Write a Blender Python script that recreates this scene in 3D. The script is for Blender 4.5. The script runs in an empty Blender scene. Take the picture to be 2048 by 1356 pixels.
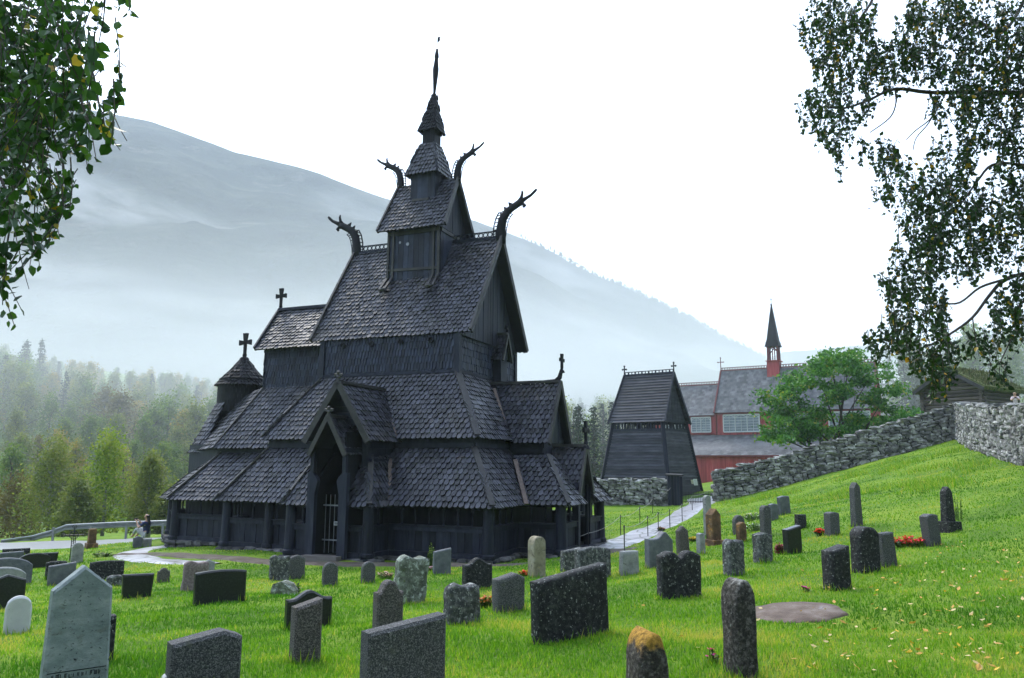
import bpy, math, random
import numpy as np
from mathutils import Vector, Matrix, noise as mnoise
R = math.radians
scene = bpy.context.scene
COL = scene.collection
# ---------------------------------------------------------------- camera
F, CX, CY = 1562.0, 1024.0, 678.0          # focal length and centre in photo pixels (2048 wide)
PITCH, ROLL = 0.1595, 0.0058
cam_d = bpy.data.cameras.new('camera'); cam = bpy.data.objects.new('camera', cam_d); COL.objects.link(cam)
cam_d.sensor_width = 36; cam_d.lens = F / 2048 * 36; cam_d.clip_start = .05; cam_d.clip_end = 9000
_r, _u, _f = Vector((1, 0, 0)), Vector((0, -math.sin(PITCH), math.cos(PITCH))), Vector((0, math.cos(PITCH), math.sin(PITCH)))
_c, _s = math.cos(ROLL), math.sin(ROLL)
_X, _Y, _Z = _r * _c + _u * _s, _u * _c - _r * _s, -_f
cam.matrix_world = Matrix(((_X.x, _Y.x, _Z.x, 0), (_X.y, _Y.y, _Z.y, 0), (_X.z, _Y.z, _Z.z, 0), (0, 0, 0, 1)))
scene.camera = cam
# ---------------------------------------------------------------- sky, sun, exposure
SUN_EL, SUN_AZ = R(48), R(-28)             # azimuth from +Y towards +X: the sun stands behind the church, to the left
w = bpy.data.worlds.new('World'); scene.world = w; w.use_nodes = True
nt = w.node_tree; bg = nt.nodes['Background']
sky = nt.nodes.new('ShaderNodeTexSky'); sky.sky_type = 'NISHITA'; sky.sun_disc = False
sky.sun_elevation = SUN_EL; sky.sun_rotation = SUN_AZ; sky.air_density = 1.0; sky.dust_density = 4.0; sky.ozone_density = 1.0
mx = nt.nodes.new('ShaderNodeMixRGB'); mx.inputs[0].default_value = .82      # thin bright overcast over the clear sky
mx.inputs[2].default_value = (7.6, 9.3, 12.0, 1)
tcw = nt.nodes.new('ShaderNodeTexCoord'); dt = nt.nodes.new('ShaderNodeVectorMath'); dt.operation = 'DOT_PRODUCT'   # the cloud is brightest round the hidden sun, dull opposite it
nt.links.new(tcw.outputs['Generated'], dt.inputs[0]); dt.inputs[1].default_value = (math.sin(SUN_AZ) * .75, math.cos(SUN_AZ) * .75, .66)
gr_w = nt.nodes.new('ShaderNodeMapRange'); gr_w.inputs[1].default_value = -.55; gr_w.inputs[2].default_value = .85; gr_w.inputs[3].default_value = .13; gr_w.inputs[4].default_value = 1.3
nt.links.new(dt.outputs['Value'], gr_w.inputs[0]); ov = nt.nodes.new('ShaderNodeMixRGB'); ov.blend_type = 'MULTIPLY'; ov.inputs[0].default_value = 1
ov.inputs[1].default_value = (7.6, 9.3, 12.0, 1); nt.links.new(gr_w.outputs[0], ov.inputs[2]); nt.links.new(ov.outputs[0], mx.inputs[2])
nt.links.new(sky.outputs[0], mx.inputs[1]); nt.links.new(mx.outputs[0], bg.inputs[0]); bg.inputs[1].default_value = .11
sd = bpy.data.lights.new('sun', 'SUN'); sd.energy = 1.5; sd.angle = R(14); sd.color = (1, .94, .84)
sun = bpy.data.objects.new('sun', sd); COL.objects.link(sun)
_d = Vector((math.sin(SUN_AZ) * math.cos(SUN_EL), math.cos(SUN_AZ) * math.cos(SUN_EL), math.sin(SUN_EL)))
sun.rotation_euler = _d.to_track_quat('Z', 'Y').to_euler()
vs = scene.view_settings; vs.view_transform = 'Standard'; vs.look = 'None'; vs.gamma = 1; vs.exposure = 1.05
scene.cycles.use_denoising = True
scene.cycles.denoiser = 'OPENIMAGEDENOISE'
scene.cycles.max_bounces = 6; scene.cycles.diffuse_bounces = 3; scene.cycles.glossy_bounces = 2
scene.cycles.transmission_bounces = 3; scene.cycles.volume_bounces = 4; scene.cycles.transparent_max_bounces = 8
scene.cycles.use_adaptive_sampling = True; scene.cycles.adaptive_threshold = .02

# ---------------------------------------------------------------- pixel rays (for measuring where a thing stands)
def ray(x, y):
    a, b = x - CX, y - CY
    u = _c * a + _s * b; v = -_s * a + _c * b
    dx, dy, dz = u / F, 1.0, -v / F
    yw = dy * math.cos(PITCH) - dz * math.sin(PITCH); zw = dy * math.sin(PITCH) + dz * math.cos(PITCH)
    return Vector((dx / yw, 1.0, zw / yw))
def at(x, y, d): return ray(x, y) * d       # the point of the photo's pixel (x, y) at distance d
# ---------------------------------------------------------------- mesh helpers
rng = random.Random(7)
class MB:
    def __init__(s): s.v = []; s.f = []; s.m = []; s.r = []
    def add(s, vs_, fs, m=0, r=None):
        o = len(s.v); s.v.extend(vs_)
        if r is None: r = rng.random()
        for f in fs: s.f.append(tuple(i + o for i in f)); s.m.append(m); s.r.append(r)
    def box(s, c, size, M=None, m=0, r=None, taper=1.0):
        hx, hy, hz = size[0] / 2, size[1] / 2, size[2] / 2
        vs_ = []
        for z in (-1, 1):
            k = taper if z > 0 else 1
            for x, y in ((-1, -1), (1, -1), (1, 1), (-1, 1)):
                p = Vector((x * hx * k, y * hy * k, z * hz))
                if M is not None: p = M @ p
                vs_.append(p + Vector(c))
        s.add(vs_, [(3, 2, 1, 0), (4, 5, 6, 7), (0, 1, 5, 4), (1, 2, 6, 5), (2, 3, 7, 6), (3, 0, 4, 7)], m, r)
    def beam(s, a, b, w_, h_, up=(0, 0, 1), m=0, r=None, taper=1.0):
        a, b = Vector(a), Vector(b); d = (b - a); L = d.length; d.normalize()
        x = d.cross(Vector(up)); x.normalize(); y = x.cross(d)
        vs_ = []
        for p, k in ((a, 1), (b, taper)):
            for i, j in ((-1, -1), (1, -1), (1, 1), (-1, 1)): vs_.append(p + x * (i * w_ / 2 * k) + y * (j * h_ / 2 * k))
        s.add(vs_, [(0, 1, 2, 3), (7, 6, 5, 4), (1, 0, 4, 5), (2, 1, 5, 6), (3, 2, 6, 7), (0, 3, 7, 4)], m, r)
    def tube(s, pts, rad, n=8, m=0, r=None, flat=1.0, fdir=None):
        pts = [Vector(p) for p in pts]; N = len(pts); vs_ = []; fs = []
        ref = Vector((0.13, .21, .97))
        for i, p in enumerate(pts):
            t = (pts[min(i + 1, N - 1)] - pts[max(i - 1, 0)]).normalized()
            if fdir is not None: x = Vector(fdir); x = (x - t * x.dot(t)).normalized()
            else:
                x = ref - t * ref.dot(t)
                if x.length < .05: x = Vector((1, 0, 0)) - t * t.x
                x.normalize(); ref = x
            y = t.cross(x); q = rad[i] if hasattr(rad, '__len__') else rad
            for k in range(n):
                a = 2 * math.pi * k / n; vs_.append(p + x * (math.cos(a) * q * flat) + y * (math.sin(a) * q))
        for i in range(N - 1):
            for k in range(n): fs.append((i * n + k, i * n + (k + 1) % n, (i + 1) * n + (k + 1) % n, (i + 1) * n + k))
        fs.append(tuple(range(n - 1, -1, -1))); fs.append(tuple((N - 1) * n + k for k in range(n)))
        s.add(vs_, fs, m, r)
    def lathe(s, c, prof, n=16, m=0, r=None, M=None, cap=True):
        vs_ = []; fs = []
        for (q, z) in prof:
            for k in range(n):
                a = 2 * math.pi * (k + .5) / n; p = Vector((math.cos(a) * q, math.sin(a) * q, z))
                vs_.append((M @ p if M is not None else p) + Vector(c))
        P = len(prof)
        for i in range(P - 1):
            for k in range(n): fs.append((i * n + k, i * n + (k + 1) % n, (i + 1) * n + (k + 1) % n, (i + 1) * n + k))
        if cap: fs.append(tuple(range(n - 1, -1, -1))); fs.append(tuple((P - 1) * n + k for k in range(n)))
        s.add(vs_, fs, m, r)
    def prism(s, poly, a, thick, m=0, r=None):
        """poly: list of 3D points in one plane, a: thickness direction"""
        a = Vector(a).normalized() * thick; n = len(poly); P = [Vector(p) for p in poly]
        vs_ = [p for p in P] + [p + a for p in P]
        nn = Vector((0, 0, 0))
        for i in range(n): nn += P[i].cross(P[(i + 1) % n])
        fs = [tuple(range(n)), tuple(range(2 * n - 1, n - 1, -1))] + [(i, i + n, (i + 1) % n + n, (i + 1) % n) for i in range(n)]
        if nn.dot(a) > 0: fs = [tuple(reversed(f)) for f in fs]
        s.add(vs_, fs, m, r)
    def lump(s, c, size, M=None, seed=0, m=0, rough=.18, pw=.55, r=None):
        """a weathered block: a 26-point superellipsoid with noise"""
        o = Vector((seed * 3.17 % 91, seed * 1.71 % 57, seed * .77 % 33)); vs_ = []
        for p in LUMP_V:
            q = Vector([math.copysign(abs(t) ** pw, t) for t in p.normalized()])
            q *= 1 + rough * mnoise.noise(p * 1.3 + o) * 2
            q = Vector((q.x * size[0] / 2, q.y * size[1] / 2, q.z * size[2] / 2))
            if M is not None: q = M @ q
            vs_.append(q + Vector(c))
        s.add(vs_, LUMP_F, m, r)
    def build(s, name, mats, parent=None, loc=(0, 0, 0), smooth=False, off=None):
        me = bpy.data.meshes.new(name)
        vv = s.v if off is None else [Vector(p) - Vector(off) for p in s.v]
        me.from_pydata([tuple(p) for p in vv], [], s.f)
        if not isinstance(mats, (list, tuple)): mats = [mats]
        for q in mats: me.materials.append(q)
        if len(mats) > 1: me.polygons.foreach_set('material_index', s.m)
        at_ = me.attributes.new('rnd', 'FLOAT', 'FACE'); at_.data.foreach_set('value', s.r)
        if smooth: me.polygons.foreach_set('use_smooth', [True] * len(s.f))
        me.update()
        o = bpy.data.objects.new(name, me); COL.objects.link(o); o.location = loc
        if parent is not None: o.parent = parent
        return o
def _lump_base():
    idx = {}; V = []; Fq = []
    g = (-1, 0, 1)
    def vid(p):
        if p not in idx: idx[p] = len(V); V.append(Vector(p))
        return idx[p]
    for ax in range(3):
        for sg in (-1, 1):
            for i in (0, 1):
                for j in (0, 1):
                    q = []
                    for (a, b) in ((i, j), (i + 1, j), (i + 1, j + 1), (i, j + 1)):
                        p = [0, 0, 0]; p[ax] = sg; p[(ax + 1) % 3] = g[a]; p[(ax + 2) % 3] = g[b]; q.append(vid(tuple(p)))
                    Fq.append(tuple(q) if sg > 0 else tuple(reversed(q)))
    return V, Fq
LUMP_V, LUMP_F = _lump_base()
def tag(o, label=None, cat=None, group=None, kind=None):
    if label: o['label'] = label
    if cat: o['category'] = cat
    if group: o['group'] = group
    if kind: o['kind'] = kind
    return o
def thing(name, label, cat, loc=(0, 0, 0), rz=0, group=None):
    o = bpy.data.objects.new(name, None); COL.objects.link(o); o.location = loc; o.rotation_euler = (0, 0, rz)
    return tag(o, label, cat, group)
def fast_mesh(name, V, faces_n, mat_, rnd=None, parent=None, smooth=False):
    """V: (N*k,3) array, consecutive groups of k vertices form one face"""
    V = np.asarray(V, dtype=np.float32).reshape(-1, 3); n = len(V); k = faces_n; m = n // k
    me = bpy.data.meshes.new(name); me.vertices.add(n); me.loops.add(n); me.polygons.add(m)
    me.vertices.foreach_set('co', V.ravel()); me.loops.foreach_set('vertex_index', np.arange(n, dtype=np.int32))
    me.polygons.foreach_set('loop_start', np.arange(0, n, k, dtype=np.int32))
    me.materials.append(mat_)
    a = me.attributes.new('rnd', 'FLOAT', 'FACE')
    a.data.foreach_set('value', np.asarray(rnd if rnd is not None else np.random.rand(m), dtype=np.float32))
    me.update(calc_edges=True); me.validate()
    o = bpy.data.objects.new(name, me); COL.objects.link(o)
    if parent is not None: o.parent = parent
    return o
# ---------------------------------------------------------------- materials
def _ramp(nt, fac, cols, pos=None):
    n = nt.nodes.new('ShaderNodeValToRGB'); e = n.color_ramp.elements
    pos = pos or [i / max(1, len(cols) - 1) for i in range(len(cols))]
    while len(e) < len(cols): e.new(.5)
    for i, c in enumerate(cols): e[i].position = pos[i]; e[i].color = (*c, 1)
    nt.links.new(fac, n.inputs[0]); return n.outputs[0]
def _noise(nt, vec, scale, detail=5, rough=.6, dist=0):
    n = nt.nodes.new('ShaderNodeTexNoise'); n.inputs['Scale'].default_value = scale; n.inputs['Detail'].default_value = detail
    n.inputs['Roughness'].default_value = rough; n.inputs['Distortion'].default_value = dist
    nt.links.new(vec, n.inputs['Vector']); return n.outputs['Fac']
def mat(name, cols, scale=4, pos=None, rough=.8, bump=.3, bscale=30, bdist=.02, rnd=0, spots=(), spec=.3, stretch=None, metal=0, cap=None):
    m = bpy.data.materials.new(name); m.use_nodes = True; nt = m.node_tree; b = nt.nodes['Principled BSDF']
    tc = nt.nodes.new('ShaderNodeTexCoord'); vec = tc.outputs['Object']
    if stretch:
        mp = nt.nodes.new('ShaderNodeMapping'); mp.inputs['Scale'].default_value = stretch
        nt.links.new(vec, mp.inputs['Vector']); vec = mp.outputs[0]
    if len(cols) == 1: cols = [tuple(c * .8 for c in cols[0]), tuple(min(1, c * 1.2) for c in cols[0])]
    col = _ramp(nt, _noise(nt, vec, scale, 6, .65), cols, pos or [.3 + .4 * i / (len(cols) - 1) for i in range(len(cols))])
    for (sc, c2, t0, t1) in spots:
        f = _noise(nt, vec, sc, 4, .7, .4)
        mr = nt.nodes.new('ShaderNodeMapRange'); mr.inputs[1].default_value = t0; mr.inputs[2].default_value = t1
        nt.links.new(f, mr.inputs[0])
        mx = nt.nodes.new('ShaderNodeMixRGB'); nt.links.new(mr.outputs[0], mx.inputs[0]); nt.links.new(col, mx.inputs[1])
        mx.inputs[2].default_value = (*c2, 1); col = mx.outputs[0]
    if cap:                                   # lichen grown over the weathered head of a stone
        sp = nt.nodes.new('ShaderNodeSeparateXYZ'); nt.links.new(tc.outputs['Object'], sp.inputs[0])
        ad = nt.nodes.new('ShaderNodeMath'); ad.operation = 'MULTIPLY_ADD'; nt.links.new(_noise(nt, vec, 7, 5, .7), ad.inputs[0]); ad.inputs[1].default_value = .5; nt.links.new(sp.outputs[2], ad.inputs[2])
        mr = nt.nodes.new('ShaderNodeMapRange'); mr.inputs[1].default_value = cap[1] + .25; mr.inputs[2].default_value = cap[1] + .33; nt.links.new(ad.outputs[0], mr.inputs[0])
        mx = nt.nodes.new('ShaderNodeMixRGB'); nt.links.new(mr.outputs[0], mx.inputs[0]); nt.links.new(col, mx.inputs[1])
        nt.links.new(_ramp(nt, _noise(nt, vec, 30, 4, .7), [tuple(q * .35 for q in cap[0]), cap[0]], [.35, .6]), mx.inputs[2]); col = mx.outputs[0]
    if rnd:
        a = nt.nodes.new('ShaderNodeAttribute'); a.attribute_name = 'rnd'
        mr = nt.nodes.new('ShaderNodeMapRange'); mr.inputs[3].default_value = 1 - rnd; mr.inputs[4].default_value = 1 + rnd
        nt.links.new(a.outputs['Fac'], mr.inputs[0])
        mx = nt.nodes.new('ShaderNodeMixRGB'); mx.blend_type = 'MULTIPLY'; mx.inputs[0].default_value = 1
        nt.links.new(col, mx.inputs[1]); nt.links.new(mr.outputs[0], mx.inputs[2]); col = mx.outputs[0]
    nt.links.new(col, b.inputs['Base Color'])
    b.inputs['Roughness'].default_value = rough; b.inputs['Specular IOR Level'].default_value = spec; b.inputs['Metallic'].default_value = metal
    if bump:
        bp = nt.nodes.new('ShaderNodeBump'); bp.inputs['Strength'].default_value = bump; bp.inputs['Distance'].default_value = bdist
        nt.links.new(_noise(nt, vec, bscale, 6, .7), bp.inputs['Height']); nt.links.new(bp.outputs[0], b.inputs['Normal'])
    return m
def leafmat(name, cols, pos=None, trans=.35, rough=.5, tcol=1.3):
    m = bpy.data.materials.new(name); m.use_nodes = True; nt = m.node_tree; b = nt.nodes['Principled BSDF']; out = nt.nodes['Material Output']
    a = nt.nodes.new('ShaderNodeAttribute'); a.attribute_name = 'rnd'
    col = _ramp(nt, a.outputs['Fac'], cols, pos)
    nt.links.new(col, b.inputs['Base Color']); b.inputs['Roughness'].default_value = rough; b.inputs['Specular IOR Level'].default_value = .25
    t = nt.nodes.new('ShaderNodeBsdfTranslucent'); mx = nt.nodes.new('ShaderNodeMixShader'); mx.inputs[0].default_value = trans
    g = nt.nodes.new('ShaderNodeMixRGB'); g.blend_type = 'MULTIPLY'; g.inputs[0].default_value = 1; g.inputs[2].default_value = (tcol, tcol * 1.05, tcol * .5, 1)
    nt.links.new(col, g.inputs[1]); nt.links.new(g.outputs[0], t.inputs[0])
    nt.links.new(b.outputs[0], mx.inputs[1]); nt.links.new(t.outputs[0], mx.inputs[2]); nt.links.new(mx.outputs[0], out.inputs[0])
    return m
M_SHING = mat('tarred_shingle', [(.013, .0135, .021), (.027, .0275, .039), (.052, .052, .068)], 1.1, rough=.54, bump=.5, bscale=9, bdist=.02, rnd=.65, spec=.45, spots=[(.5, (.06, .052, .05), .55, .72), (1.7, (.05, .036, .03), .62, .74)])
M_WSHING = mat('tarred_wall_shingle', [(.009, .012, .025), (.017, .022, .043), (.03, .036, .062)], 1.5, rough=.55, bump=.5, bscale=12, rnd=.5, spec=.3)  # blue cast of the glare is put into the wall shingle colour
M_WOOD = mat('tarred_wood', [(.006, .0075, .016), (.013, .015, .028), (.026, .028, .042)], 2, rough=.6, bump=.6, bscale=6, bdist=.015, rnd=.4, spec=.25, stretch=(3, 3, .5))  # the glare's blue is mixed into this tar colour as well
M_BOARD = mat('weathered_tar_board', [(.02, .018, .02), (.036, .033, .034), (.06, .054, .052)], 2, rough=.6, bump=.5, bscale=10, rnd=.3, spec=.35)
M_FLASH = mat('worn_bare_board', [(.08, .062, .055), (.17, .12, .10), (.05, .042, .04)], 3, rough=.6, bump=.4, bscale=12, rnd=.2)
M_BLACK = mat('black_tar', [(.006, .006, .009), (.014, .014, .018)], 3, rough=.65, bump=.4, bscale=12, rnd=.35, spec=.18)
M_IRON = mat('dark_iron', [(.03, .03, .032), (.06, .058, .06)], 6, rough=.5, bump=.2, bscale=40, metal=.6)
M_BARS = mat('grey_iron_bar', [(.2, .21, .24), (.32, .33, .36)], 6, rough=.45, bump=.1, bscale=40, metal=.5)
M_WALLSTONE = mat('field_stone', [(.05, .048, .046), (.19, .185, .175), (.44, .43, .40)], 2.2, rough=.9, bump=.9, bscale=11, bdist=.05, rnd=.5, spots=[(3.1, (.42, .42, .40), .57, .66), (1.3, (.2, .21, .09), .63, .74)])
M_CORE = mat('wall_core', [(.03, .03, .03), (.05, .05, .05)], 4, rough=.95)
# ---------------------------------------------------------------- terrain
TH, X0, Y0 = .3872, -3.5591, 31.0           # the stave church's heading and centre
CZ = -2.95                                   # level of its sill
def church_w(u, v, z=0): return Vector((X0 + u * math.cos(TH) + v * math.sin(TH), Y0 - u * math.sin(TH) + v * math.cos(TH), z))
ANCH = [(0, 0, -1.65), (0, -6, -1.5), (-8, -5, -1.6), (8, -5, -1.1), (4, 6, -1.6), (-3.5, 6, -1.74), (0, 9, -1.88), (0, 12, -2.12), (0, 20, -2.6), (-7, 12, -2.28),
 (-9, 20, -2.9), (-14, 25, -3.2), (-6, 26, -2.98), (-20, 32, -3.7), (-20, 37, -3.95), (-20, 43, -3.95), (-8, 40, -3.8), (-40, 40, -4.0), (-40, 20, -3.6), (-30, 5, -2.6),
 (12, 50, -2.35), (5, 50, -2.5), (-3, 48, -3.0), (26.6, 47, 1.68), (18, 27.5, 0), (9.5, 19, -1.5), (4, 13, -1.86), (5.2, 20, -2.05), (9.1, 26, -1.55),
 (3, 28, -2.95), (8, 38, -2.53), (12, 38, -1.9), (18, 38, -.2), (19.5, 48.2, -.4), (20, 15, .9), (14, 10, -.7), (30, 35, 2.4), (42, 50, 4.5), (18, 60, -1.2), (4, 58, -2.5), (25, 58, .6), (35, 60, 3.2),
 (-30, 75, -6.4), (0, 75, -5.0), (-60, 80, -6.5), (-30, 95, -5.0), (20, 90, -2), (50, 80, 5), (-90, 60, -5),
 (-70, 150, 7), (-20, 160, 5), (-70, 220, 18), (-110, 200, 23), (-40, 230, 11), (0, 230, 8), (40, 220, 6), (30, 130, -1), (80, 130, 8), (100, 170, 13), (140, 160, 20), (-160, 200, 30), (-150, 120, 8), (160, 90, 18), (200, 250, 22), (-200, 300, 34), (0, 320, 8), (-100, 320, 26), (100, 300, 10)]
for _uv in ((5, -5), (5, 5), (-5, -5), (-5, 5), (0, -6.5), (7, -2.5), (7, 2.5), (0, 0)): p = church_w(*_uv); ANCH.append((p.x, p.y, CZ - .02))
for _uv in ((-8.5, -4), (-11, -2), (-11, 2)): p = church_w(*_uv); ANCH.append((p.x, p.y, CZ - .22))
ANCH = np.array(ANCH, float)
def _phi(r2): return np.sqrt(r2 + 9.0)
_A = _phi(((ANCH[:, None, :2] - ANCH[None, :, :2]) ** 2).sum(-1)); _n = len(ANCH)
_P = np.c_[np.ones(_n), ANCH[:, :2]]
_S = np.block([[_A - np.eye(_n) * .35, _P], [_P.T, np.zeros((3, 3))]])
_W = np.linalg.solve(_S, np.r_[ANCH[:, 2], 0, 0, 0])
def H_np(x, y):
    x = np.asarray(x, float); y = np.asarray(y, float); s = x.shape; x = x.ravel(); y = y.ravel(); out = np.empty(len(x))
    for i in range(0, len(x), 20000):
        a, b = x[i:i + 20000], y[i:i + 20000]
        r2 = (a[:, None] - ANCH[None, :, 0]) ** 2 + (b[:, None] - ANCH[None, :, 1]) ** 2
        out[i:i + 20000] = _phi(r2) @ _W[:_n] + _W[_n] + _W[_n + 1] * a + _W[_n + 2] * b
    bumps = .035 * np.sin(x * 1.3 + y * .7) * np.sin(y * 1.1 - x * .4) + .02 * np.sin(x * 3.1 + 1) * np.sin(y * 2.7)
    return (out + bumps).reshape(s)
def H(x, y): return float(H_np(np.array([x]), np.array([y]))[0])
def ground_hit(px, py):
    r = ray(px, py); t = np.concatenate([np.linspace(2, 60, 800), np.linspace(60.2, 300, 500)])
    dz = r.z * t - H_np(r.x * t, t); i = np.argmax(dz < 0)
    a, b = t[max(i - 1, 0)], t[i]
    for _ in range(18):
        m_ = (a + b) / 2
        if r.z * m_ - H(r.x * m_, m_) > 0: a = m_
        else: b = m_
    return Vector((r.x * a, a, H(r.x * a, a)))
xs = np.unique(np.concatenate([np.linspace(-24, 30, 136), np.linspace(-70, 80, 76), np.linspace(-260, 300, 71), np.linspace(-1500, 1500, 41)]))
ys = np.unique(np.concatenate([np.linspace(-6, 56, 156), np.linspace(-20, 110, 53), np.linspace(-60, 420, 61)]))
GX, GY = np.meshgrid(xs, ys); GZ = H_np(np.clip(GX, -260, 300), np.clip(GY, -60, 340))
GZ = GZ + np.where(GY > 270, -(GY - 270) * .3, 0)
nx, ny = len(xs), len(ys)
idx = np.arange(nx * ny).reshape(ny, nx)
quads = np.stack([idx[:-1, :-1], idx[:-1, 1:], idx[1:, 1:], idx[1:, :-1]], -1).reshape(-1, 4)
def grid_obj(name, X, Y, Z, m_):
    me = bpy.data.meshes.new(name); ny_, nx_ = X.shape; ii = np.arange(nx_ * ny_).reshape(ny_, nx_)
    q = np.stack([ii[:-1, :-1], ii[:-1, 1:], ii[1:, 1:], ii[1:, :-1]], -1).reshape(-1, 4).astype(np.int32)
    me.vertices.add(nx_ * ny_); me.vertices.foreach_set('co', np.stack([X, Y, Z], -1).astype(np.float32).ravel())
    me.loops.add(q.size); me.loops.foreach_set('vertex_index', q.ravel()); me.polygons.add(len(q))
    me.polygons.foreach_set('loop_start', np.arange(0, q.size, 4, dtype=np.int32))
    me.polygons.foreach_set('use_smooth', np.ones(len(q), bool)); me.materials.append(m_); me.update(calc_edges=True)
    o = bpy.data.objects.new(name, me); COL.objects.link(o); return o
def ground_mat():
    m = bpy.data.materials.new('turf'); m.use_nodes = True; nt = m.node_tree; b = nt.nodes['Principled BSDF']
    tc = nt.nodes.new('ShaderNodeTexCoord'); v = tc.outputs['Object']
    big = _ramp(nt, _noise(nt, v, .35, 5, .6), [(.06, .13, .007), (.11, .2, .010), (.19, .27, .018)], [.34, .5, .68])
    fine = _ramp(nt, _noise(nt, v, 14, 6, .75), [(.45, .5, .4), (1, 1, 1), (1.5, 1.4, 1.2)], [.3, .5, .72])
    mx = nt.nodes.new('ShaderNodeMixRGB'); mx.blend_type = 'MULTIPLY'; mx.inputs[0].default_value = 1
    nt.links.new(big, mx.inputs[1]); nt.links.new(fine, mx.inputs[2])
    nt.links.new(mx.outputs[0], b.inputs['Base Color']); b.inputs['Roughness'].default_value = .85; b.inputs['Specular IOR Level'].default_value = .15
    bp = nt.nodes.new('ShaderNodeBump'); bp.inputs['Strength'].default_value = .7; bp.inputs['Distance'].default_value = .06
    nt.links.new(_noise(nt, v, 22, 6, .8), bp.inputs['Height']); nt.links.new(bp.outputs[0], b.inputs['Normal'])
    return m
M_TURF = ground_mat()
tag(grid_obj('ground', GX, GY, GZ, M_TURF), kind='structure')
# ---------------------------------------------------------------- mountain behind the valley: a height field whose skyline stands 950-1150 m away
def mountain(name, ridge, d0, d1, z0, m_, amp, seed):
    ridge = sorted(ridge); px = np.array([p[0] for p in ridge], float); py = np.array([p[1] for p in ridge], float)
    cols_ = np.linspace(px[0], px[-1], 260); rows = 46
    X = np.zeros((rows, 260)); Y = X.copy(); Z = X.copy()
    for j, c in enumerate(cols_):
        r = ray(c, float(np.interp(c, px, py)))
        D = d1 * (1 + .06 * math.sin(c * .004 + seed)); top = r.z * D
        for i in range(rows):
            t = i / (rows - 9)
            if t <= 1:
                d = d0 + (D - d0) * t; zz = z0 + (top - z0) * (t ** 1.15 * .75 + .25 * t)
            else: d = D * (1 + (t - 1) * 1.2); zz = top * (1 - (t - 1) * 1.6)
            x = r.x * d
            n_ = mnoise.fractal(Vector((x * .006, d * .006, seed)), .9, 2.1, 6) * amp * min(1, t * 2.2) * (1 if t < .93 else (.10 if t <= 1.02 else .6))
            X[i, j], Y[i, j], Z[i, j] = x, d, zz + n_
    return tag(grid_obj(name, X, Y, Z, m_), kind='structure')
M_MTN = mat('far_forest_slope', [(.008, .020, .018), (.025, .045, .035), (.085, .095, .07)], .014, rough=.95, bump=1.0, bscale=.11, bdist=14, spots=[(.022, (.10, .10, .085), .58, .7)], spec=.1)
mountain('mountain', [(-900, 250), (-300, 215), (100, 200), (215, 229), (250, 233), (300, 243), (360, 263), (420, 285), (470, 305), (540, 321), (600, 335), (640, 347), (700, 370), (760, 392), (830, 412), (950, 440), (1050, 478),
  (1100, 500), (1150, 530), (1200, 556), (1240, 570), (1290, 594), (1340, 616), (1390, 640), (1430, 665), (1480, 690), (1530, 720), (1580, 760), (1650, 815), (1720, 860)], 225, 1000, 5, M_MTN, 17, 1.7)
mountain('far_mountain', [(1380, 800), (1480, 745), (1540, 722), (1570, 708), (1620, 700), (1700, 694), (1760, 696), (1850, 690), (1950, 670), (2100, 640), (2600, 560)], 260, 1500, 2, M_MTN, 20, 4.2)
# ---------------------------------------------------------------- road, path
def strip(name, pts, widths, m_, dz, n=60, kind='structure'):
    pts = [Vector((p[0], p[1], 0)) for p in pts]; P = []; Wd = []
    seg = len(pts) - 1
    for i in range(n + 1):
        t = i / n * seg; k = min(int(t), seg - 1); f = t - k
        p0, p1, p2, p3 = pts[max(k - 1, 0)], pts[k], pts[k + 1], pts[min(k + 2, seg)]
        P.append(.5 * (2 * p1 + (p2 - p0) * f + (2 * p0 - 5 * p1 + 4 * p2 - p3) * f * f + (3 * p1 - p0 - 3 * p2 + p3) * f ** 3))
        Wd.append(widths[k] * (1 - f) + widths[k + 1] * f)
    K = 7; X = np.zeros((n + 1, K)); Y = X.copy()
    for i, p in enumerate(P):
        t = (P[min(i + 1, n)] - P[max(i - 1, 0)]).normalized(); s_ = Vector((t.y, -t.x, 0))
        for j in range(K):
            wob = .06 * mnoise.noise(Vector((i * .6, j * 9, 1))) if j in (0, K - 1) else 0
            q = p + s_ * (Wd[i] * ((j / (K - 1)) - .5) + wob); X[i, j], Y[i, j] = q.x, q.y
    Z = H_np(X, Y) + dz
    Z[:, 0] -= dz + .03; Z[:, -1] -= dz + .03
    return tag(grid_obj(name, X, Y, Z, m_), kind=kind)
M_ROAD = mat('wet_asphalt', [(.22, .22, .23), (.30, .30, .31)], 3, rough=.28, bump=.1, bscale=40, spec=.6)
M_SLAB = mat('wet_slate_path', [(.26, .25, .27), (.40, .39, .42), (.52, .50, .53)], 1.6, rough=.3, bump=.3, bscale=7, spec=.6)
M_DIRT = mat('trodden_gravel', [(.05, .036, .028), (.085, .066, .052), (.14, .12, .10)], 2.5, rough=.85, bump=.8, bscale=25, bdist=.03, spots=[(1.1, (.06, .10, .015), .56, .66)])
strip('road', [(-70, 41), (-45, 40), (-30, 39.6), (-18, 39.8), (-8, 40.8), (4, 43)], [5.2] * 6, M_ROAD, .05)
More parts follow.
